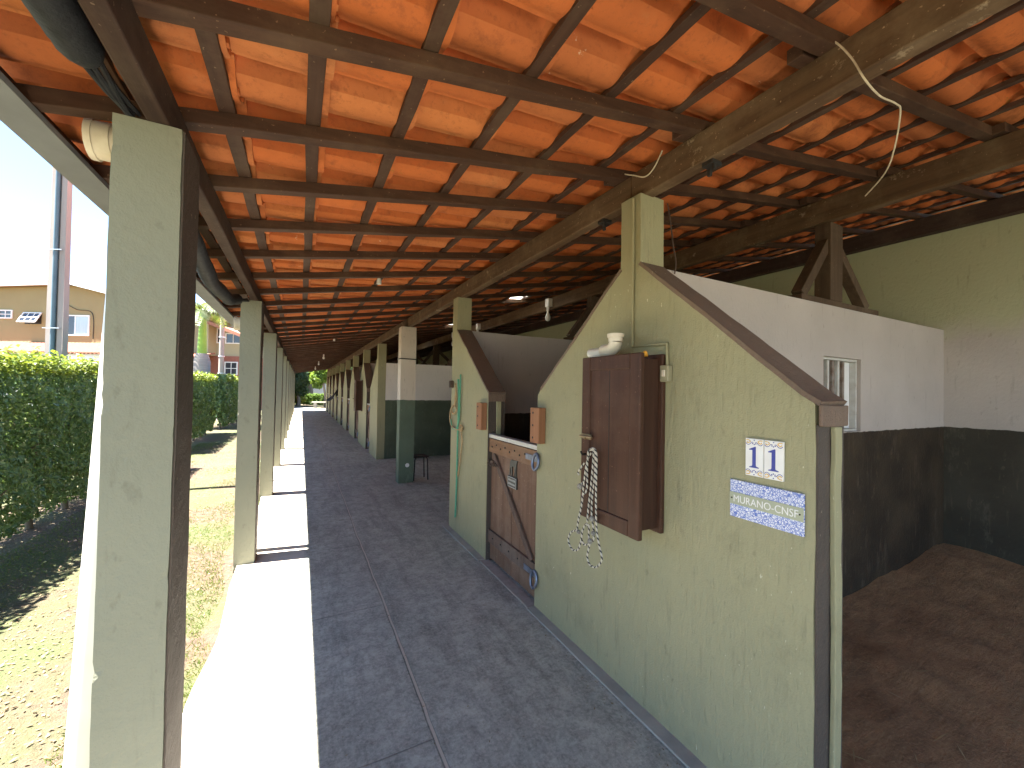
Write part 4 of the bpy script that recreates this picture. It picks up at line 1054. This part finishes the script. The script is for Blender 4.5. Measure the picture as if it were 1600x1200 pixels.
# far garden beyond the corridor
b = gpt(468, 34)
blob_tree('garden_tree', 'dark green bushy tree in the garden beyond the far end of the corridor', 'tree', b, 1.4, [(*W(463, 596, 34), 1.0), (*W(472, 590, 34), .9), (*W(480, 582, 34.5), .8), (*W(470, 610, 34), .6), (*W(450, 590, 34), 1.2)], .16, 4200, M['tree_dark'], 31)
b = gpt(509, 33)
blob_tree('garden_tree', 'bright light green tree with dark thin trunk at the right of the far garden', 'tree', b, 1.9, [(*W(500, 590, 33), .75), (*W(509, 585, 33), .7), (*W(497, 600, 33), .45), (*W(514, 575, 33), .9), (*W(505, 575, 33), .8)], .15, 3600, M['tree_bright'], 32, .09)
blob_tree('yellow_shrub', 'round bright yellow leaved shrub in the far garden', 'shrub', gpt(464, 35), .2, [(*W(464, 619, 35), .55), (*W(470, 624, 35), .42), (*W(459, 622, 35), .5)], .12, 1500, M['shrub_yellow'], 33)
# low garden hedge across the view
p0, p1 = Vector(gpt(455, 35.5)), Vector(gpt(512, 36.5)); t = thing('garden_hedge', 'low clipped light green hedge across the end of the far path', 'hedge', tuple((p0+p1)/2))
rng = np.random.default_rng(5); P = []; Nn = []
for _ in range(5200):
    a = rng.random(); p = p0.lerp(p1, a); h = .95*rng.random()**.7
    P.append((p.x+rng.normal()*.10, p.y-.25+rng.random()*.6+rng.normal()*.06, p.z+.08+h+.05*math.sin(a*30))); Nn.append((0, -1, .7))
leaf_cloud('foliage', np.array(P), np.array(Nn, float), .09, M['tree_bright'], t, 5)
obj('stem', MB().tube([p0+Vector((0, .1, -.05)), p0.lerp(p1, .5)+Vector((0, .1, .3)), p1+Vector((0, .1, -.05))], .03, 6), M['bark'], t)
t = thing('garden_wall', 'pale blue white wall behind the low hedge of the far garden', 'wall', gpt(490, 41), -YAW*.3)
obj('wall_panel', MB().box(-5, 3.5, 0, .2, 0, 2.1), M['garden_wall'], t, local=True, bev=.02); obj('wall_cap', MB().box(-5.05, 3.55, -.04, .24, 2.101, 2.17), M['white_paint'], t, local=True)
blob_tree('garden_tree', 'grey trunked tree in front of the pale garden wall', 'tree', gpt(484, 37.5), 3.0, [(*W(480, 575, 37.5), 1.2), (*W(490, 570, 37.5), 1.0), (*W(474, 580, 37.5), .9)], .17, 3200, M['tree_dark'], 36, .28)
for k, (px, D, rad) in enumerate(((440, 55, 3.0), (470, 60, 3.2), (500, 58, 3.4), (530, 60, 3.2))):
    b = gpt(px, D)
    blob_tree('distant_tree', f'dark leafy tree far beyond the garden wall, {ORD[k]} from the left', 'tree', b, 3.0, [(b[0], b[1], 4.6, rad*.8), (b[0]-1.6, b[1], 3.6, rad*.6), (b[0]+1.7, b[1], 3.8, rad*.65), (b[0], b[1], 6.2, rad*.6)], .34, 2600, M['tree_dark'], 50+k, .22, group='distant trees')
bp = Vector(gpt(504, 32.2)); t = thing('stone_bench', 'pale stone garden bench at the end of the corridor', 'bench', tuple(bp), R(-12))
obj('seat', MB().box(-.75, .75, -.2, .2, .40, .48), M['stone'], t, local=True, bev=.01)
for q in (-.5, .5): obj('leg', MB().box(q-.1, q+.1, -.16, .16, 0, .399), M['stone'], t, local=True, bev=.01)

# palm
D = 15.5; pb = Vector(gpt(314, D)); t = thing('palm_tree', 'palm with bright green crownshaft above a ringed grey trunk, behind the hedge', 'palm tree', tuple(pb))
zt = at(314, 551, D).z; zc = at(314, 498, D).z
obj('trunk', MB().lathe([(.24, 0), (.27, .8), (.28, zt*.65), (.275, zt*.9), (.20, zt+.03), (.0, zt+.07)], tuple(pb), 18), M['palm_grey'], t)
obj('crownshaft', MB().lathe([(.165, zt+.0), (.16, zt+.3), (.125, zc-.1), (.10, zc+.25), (0, zc+.3)], tuple(pb), 16), M['palm_green'], t)
rr = random.Random(9)
for k in range(12):
    az = k*2.399; el = rr.uniform(.5, 1.25); ln = rr.uniform(1.7, 2.2); base = pb+Vector((0, 0, zc+.2))
    mb = MB(); pts = []
    for i in range(13):
        s_ = i/12; h = ln*s_*math.cos(el); v = ln*(s_*math.sin(el)-.75*s_*s_*1.1)
        pts.append(base+Vector((math.cos(az)*h*1.1, math.sin(az)*h*1.1, v)))
    mb.tube(pts, [.022*(1-.8*i/12)+.003 for i in range(13)], 6)
    for i in range(2, 12):
        for j in (0, .5):
            p = pts[i].lerp(pts[min(i+1, 12)], j); tdir = (pts[min(i+1, 12)]-pts[i-1]).normalized(); sdv = tdir.cross(Vector((0, 0, 1)))
            if sdv.length < .05: sdv = Vector((1, 0, 0))
            sdv.normalize(); LL = .45*math.sin(math.pi*(.12+.8*i/12))
            for q in (-1, 1):
                e = p+sdv*q*LL*.8+tdir*LL*.5+Vector((0, 0, -.5*LL)); wv = tdir*.022
                mid = p.lerp(e, .5)+Vector((0, 0, .06)); mb.add([p-wv, p+wv, mid+wv*1.3, e, mid-wv*1.3], [(0, 1, 2, 3, 4)])
    obj('frond', mb, M['frond'], t, smooth=False)

# utility poles
D = 5.95; pb = at(88.5, 500, D); t = thing('utility_pole', 'thick weathered concrete pole with a blue green conduit, behind the near hedge', 'utility pole', (pb.x, pb.y, -.07), -YAW)
mb = MB()
for (x0, x1, y0, y1) in ((-.140, -.05, -.03, .05), (.045, .140, -.03, .05), (-.0495, .0445, -.01, .03)):
    mb.hexa([(x0, y0, 0), (x1, y0, 0), (x1, y1, 0), (x0, y1, 0)], [(x0*.72, y0*.8, 7.5), (x1*.72, y0*.8, 7.5), (x1*.72, y1*.8, 7.5), (x0*.72, y1*.8, 7.5)])
obj('shaft', mb, M['pole'], t, local=True)
obj('conduit', MB().tube([(-.004, -.042, 0), (-.004, -.040, 7)], .028, 12), M['blue_pipe'], t, local=True)
for zz in (1.3, 2.45, 3.6): obj('strap', MB().box(-.137+.010*zz*.6, .137-.010*zz*.6, -.078, -.0705, zz, zz+.012), M['white_metal'], t, local=True)
D = 19; pb = at(346.5, 540, D); t = thing('utility_pole', 'thin pale concrete pole beyond the hedge between the two nearest pillars', 'utility pole', (pb.x, pb.y, -.07))
obj('shaft', MB().lathe([(.125, 0), (.085, 5.2), (0, 5.2)], (0, 0, 0), 14), M['pole'], t, local=True)
for zz in (2.2, 3.0, 3.9): obj('band', MB().lathe([(.10, zz), (.128, zz), (.128, zz+.05), (.10, zz+.05)], (0, 0, 0), 12), M['white_metal'], t, local=True)

# ------------------------------------------------------------------ houses
class Fac:      # facade plane at depth D, local x along it, y away from the viewer, z up
    def __init__(s, D, px0):
        p = at(px0, 610, D); s.o = Vector((p.x, p.y, -.07)); s.ax = Vector((math.cos(YAW), -math.sin(YAW), 0)); s.n = Vector((math.sin(YAW), math.cos(YAW), 0))
    def q(s, px, py):
        d = fw+rt*((px-800)/FPX)-up*((py-600)/FPX); tt = (s.o-EYEP).dot(s.n)/d.dot(s.n); P = EYEP+d*tt-s.o
        return P.dot(s.ax), P.z
F1 = Fac(25, 60)
h1 = thing('house', 'ochre two storey house with small white windows beyond the near hedge', 'house', tuple(F1.o), -YAW)
pts = [F1.q(-110, 452), F1.q(118, 446), F1.q(235, 476)]
zb = 0
poly = [(pts[0][0], 0), (pts[2][0], 0), (pts[2][0], pts[2][1]), (pts[1][0], pts[1][1]), (pts[0][0], pts[0][1])]
def prism_y(poly, y0, y1):
    mb = MB(); n = len(poly); v = [(x, y0, z_) for x, z_ in poly]+[(x, y1, z_) for x, z_ in poly]
    mb.add(v, [tuple(range(n)), tuple(range(n, 2*n))[::-1]]+[(i, i+n, (i+1) % n+n, (i+1) % n) for i in range(n)]); return mb
obj('wall', prism_y(poly, 0, 8), M['house_wall'], h1, local=True)
rp = [(pts[0][0]-.5, pts[0][1]+.0), (pts[1][0], pts[1][1]+.03), (pts[2][0]+.4, pts[2][1]-.06), (pts[2][0]+.4, pts[2][1]+.16), (pts[1][0], pts[1][1]+.26), (pts[0][0]-.5, pts[0][1]+.22)]
rf = obj('roof', prism_y(rp, -.35, 8.3), M['roof_edge'], h1, local=True)
bp_ = [(x, z_-.07 if i < 3 else z_-.10) for i, (x, z_) in enumerate(rp)]
obj('bargeboard', prism_y([(x, z_-.05 if i < 3 else z_-.02) for i, (x, z_) in enumerate(rp)], -.42, -.352), M['white_paint'], rf, local=True)
def window(px0, px1, py0, py1, F, house, panes=(2, 2), curtain=None, tilt=0, y=0):
    (x0, z1), (x1, z0) = F.q(px0, py0), F.q(px1, py1); fw_ = .07
    fo = MB(); fo.box(x0, x1, y-.06, y-.002, z1-fw_, z1).box(x0, x1, y-.06, y-.002, z0, z0+fw_).box(x0, x0+fw_, y-.06, y-.002, z0+fw_, z1-fw_).box(x1-fw_, x1, y-.06, y-.002, z0+fw_, z1-fw_)
    for k in range(1, panes[0]): xx = x0+(x1-x0)*k/panes[0]; fo.box(xx-.02, xx+.02, y-.045, y-.003, z0+fw_, z1-fw_)
    for k in range(1, panes[1]): zz = z0+(z1-z0)*k/panes[1]; fo.box(x0+fw_, x1-fw_, y-.043, y-.004, zz-.02, zz+.02)
    if tilt:
        fo.v = [(x, yy-(z1-z_)*math.sin(tilt), z1-(z1-z_)*math.cos(tilt)) for x, yy, z_ in fo.v]
    f = obj('window', fo, M['white_paint'], house, local=True)
    pn = MB(); pn.box(x0+.03, x1-.03, y-.025, y-.012, z0+.03, z1-.03)
    if tilt: pn.v = [(x, yy-(z1-z_)*math.sin(tilt), z1-(z1-z_)*math.cos(tilt)) for x, yy, z_ in pn.v]
    obj('pane', pn, M['glass'], f, local=True)
    if tilt: obj('dark_sheet', MB().box(x0+.05, x1-.05, y-.004, y-.001, z0+.02, z1-.02), M['iron'], f, local=True)  # black sheet on the wall, painted shade of the room behind the sash
    if curtain: obj('curtain', MB().box(x0+(x1-x0)*curtain, x1-.06, y-.031, y-.026, z0+.06, z1-.06), M['curtain'], f, local=True)
window(-1, 20, 484, 498, F1, h1, (2, 2)); window(38, 66, 488, 507, F1, h1, (3, 2), tilt=R(28)); window(97, 140, 492, 525, F1, h1, (2, 1), curtain=.46)
(xa, za), (xb, zb2) = F1.q(-110, 532), F1.q(235, 548)
va = prism_y([(xa, za-.06), (xb, za-.06), (xb, za+.0), (xa, za+.0)], -.02, 0)
mb = MB(); zl = za-.75
n_ = 60
for i in range(n_):
    x = xa+(xb-xa)*i/n_; x2 = xa+(xb-xa)*(i+.55)/n_; x3 = xa+(xb-xa)*(i+1)/n_
    for (a, b_, dz) in ((x, x2, .05), (x2, x3, .0)):
        mb.add([(a, -2.2, zl+dz), (b_, -2.2, zl+dz), (b_, -.003, za+dz), (a, -.003, za+dz), (a, -2.2, zl+dz-.06), (b_, -2.2, zl+dz-.06), (b_, -.003, za+dz-.06), (a, -.003, za+dz-.06)], [(0, 1, 2, 3), (7, 6, 5, 4), (0, 4, 5, 1), (1, 5, 6, 2), (2, 6, 7, 3), (3, 7, 4, 0)])
obj('veranda_roof', mb, M['tile_far'], h1, local=True)
obj('veranda_wall', MB().box(xa+.2, xb-.2, -2.0, -1.85, 0, zl-.05), M['white_paint'], h1, local=True)
mb = MB(); c_ = [F1.q(108, 477), F1.q(122, 484), F1.q(145, 490), F1.q(146, 530)]; mb.tube(smooth_path([(x, -.03, z_) for x, z_ in c_]), .018, 5); obj('cable', mb, M['iron'], h1, local=True)

F2 = Fac(28, 335)
h2 = thing('house', 'cream upper storey house with red brick ground floor behind the palm', 'house', tuple(F2.o), -YAW)
(xa, z1), (xm, _), (xb, _), (_, zm) = F2.q(285, 492), F2.q(337, 492), F2.q(392, 492), F2.q(337, 556)
obj('wall', MB().box(xa, xm, -.6, 6, zm, z1).box(xm+.001, xb, .2, 6, zm, F2.q(337, 508)[1]), M['house_wall2'], h2, local=True)
obj('brick_base', MB().box(xa+.02, xb-.02, .1, 6, 0, zm-.001), M['brick'], h2, local=True)
(ra, rz0), (rb, rz1) = F2.q(280, 478), F2.q(345, 500)
rf2 = obj('roof', prism_y([(ra-.8, rz0-.1), (rb+.6, rz1-.1), (rb+.6, rz1+.12), (ra-.8, rz0+.16)], -1.3, 6.3), M['tile_far'], h2, local=True)
(rc, rz2), (rd, rz3) = F2.q(340, 506), F2.q(400, 530)
obj('lower_roof', prism_y([(rc, rz2-.12), (rd, rz3-.12), (rd, rz3+.1), (rc, rz2+.1)], -1.2, .19), M['tile_far'], h2, local=True)
window(336.5, 344, 512, 536, F2, h2, (1, 1), y=.2); window(350, 374, 520, 537, F2, h2, (2, 1), y=.2); window(350, 370, 565, 586, F2, h2, (2, 2), y=.1)
(ca, cz), (cb, cz2) = F2.q(318, 552), F2.q(346, 560)
mb = MB(); mb.hexa([(ca, -2.2, cz2-.1), (cb, -2.2, cz2-.1), (cb, -.61, cz-.1), (ca, -.61, cz-.1)], [(ca, -2.2, cz2), (cb, -2.2, cz2), (cb, -.61, cz), (ca, -.61, cz)]); obj('porch_roof', mb, M['tile_far'], h2, local=True)
for xx in (ca+.1, cb-.1): obj('porch_post', MB().box(xx-.06, xx+.06, -2.1, -1.98, 0, cz2-.101), M['white_paint'], h2, local=True)

# ------------------------------------------------------------------ grass and litter on the ground
rng = np.random.default_rng(21); V, Fc = [], []
def gden(x, y): return mnoise.noise(Vector((x*1.4, y*1.1, 20)))
cnt = 0
while cnt < 26000:
    q_ = rng.random(); x = -.47-abs(rng.normal())*.5 if q_ < .55 else (-2.5+abs(rng.normal())*.35 if q_ < .85 else -2.4+rng.random()*1.9); y = 1.2+rng.random()**1.4*13
    if x < -3: continue
    if gden(x, y)+(.30 if x > -.95 and y < 7 else (.22 if x < -1.9 else -.12)) < .05: continue
    zz = gz(x, y); a = rng.random()*6.28; h = rng.uniform(.008, .030)*(1.2 if x > -.7 else .9); w_ = .0016; l = rng.uniform(.0, .018)
    dx, dy = math.cos(a), math.sin(a); o = len(V)
    V += [(x-dy*w_, y+dx*w_, zz-.004), (x+dy*w_, y-dx*w_, zz-.004), (x+dx*l+dy*w_*.6, y+dy*l-dx*w_*.6, zz+h*.7), (x+dx*l*1.9, y+dy*l*1.9, zz+h)]
    Fc.append((o, o+1, o+2, o+3)); cnt += 1
mb = MB(); mb.v = V; mb.f = Fc
tag(obj('grass', mb, M['grass']), 'thin dry grass growing along the edge of the corridor floor', 'grass', kind='stuff')
def flit(r):
    x = -.5-r.random()**.8*2.2; y = 1.2+r.random()**1.4*12; return (x, y, gz(x, y))
flakes('leaf_litter', 15000, flit, .013, M['litter'], 'dry leaves and chips scattered on the bare earth by the hedge', 'leaf litter', .5, 8, 1.7)
def ffl(r):
    k = r.random(); y = .9+r.random()**1.5*10
    if k < .45: return (1.49-abs(r.gauss(0, .05)), y, .0)
    if k < .6: return (.585+r.gauss(0, .02), y, .0)
    return (r.uniform(-.4, 1.45), y, .0)
flakes('floor_debris', 700, ffl, .006, M['litter'], 'tiny dry chips scattered on the corridor floor', 'debris', .3, 9, 1.8)
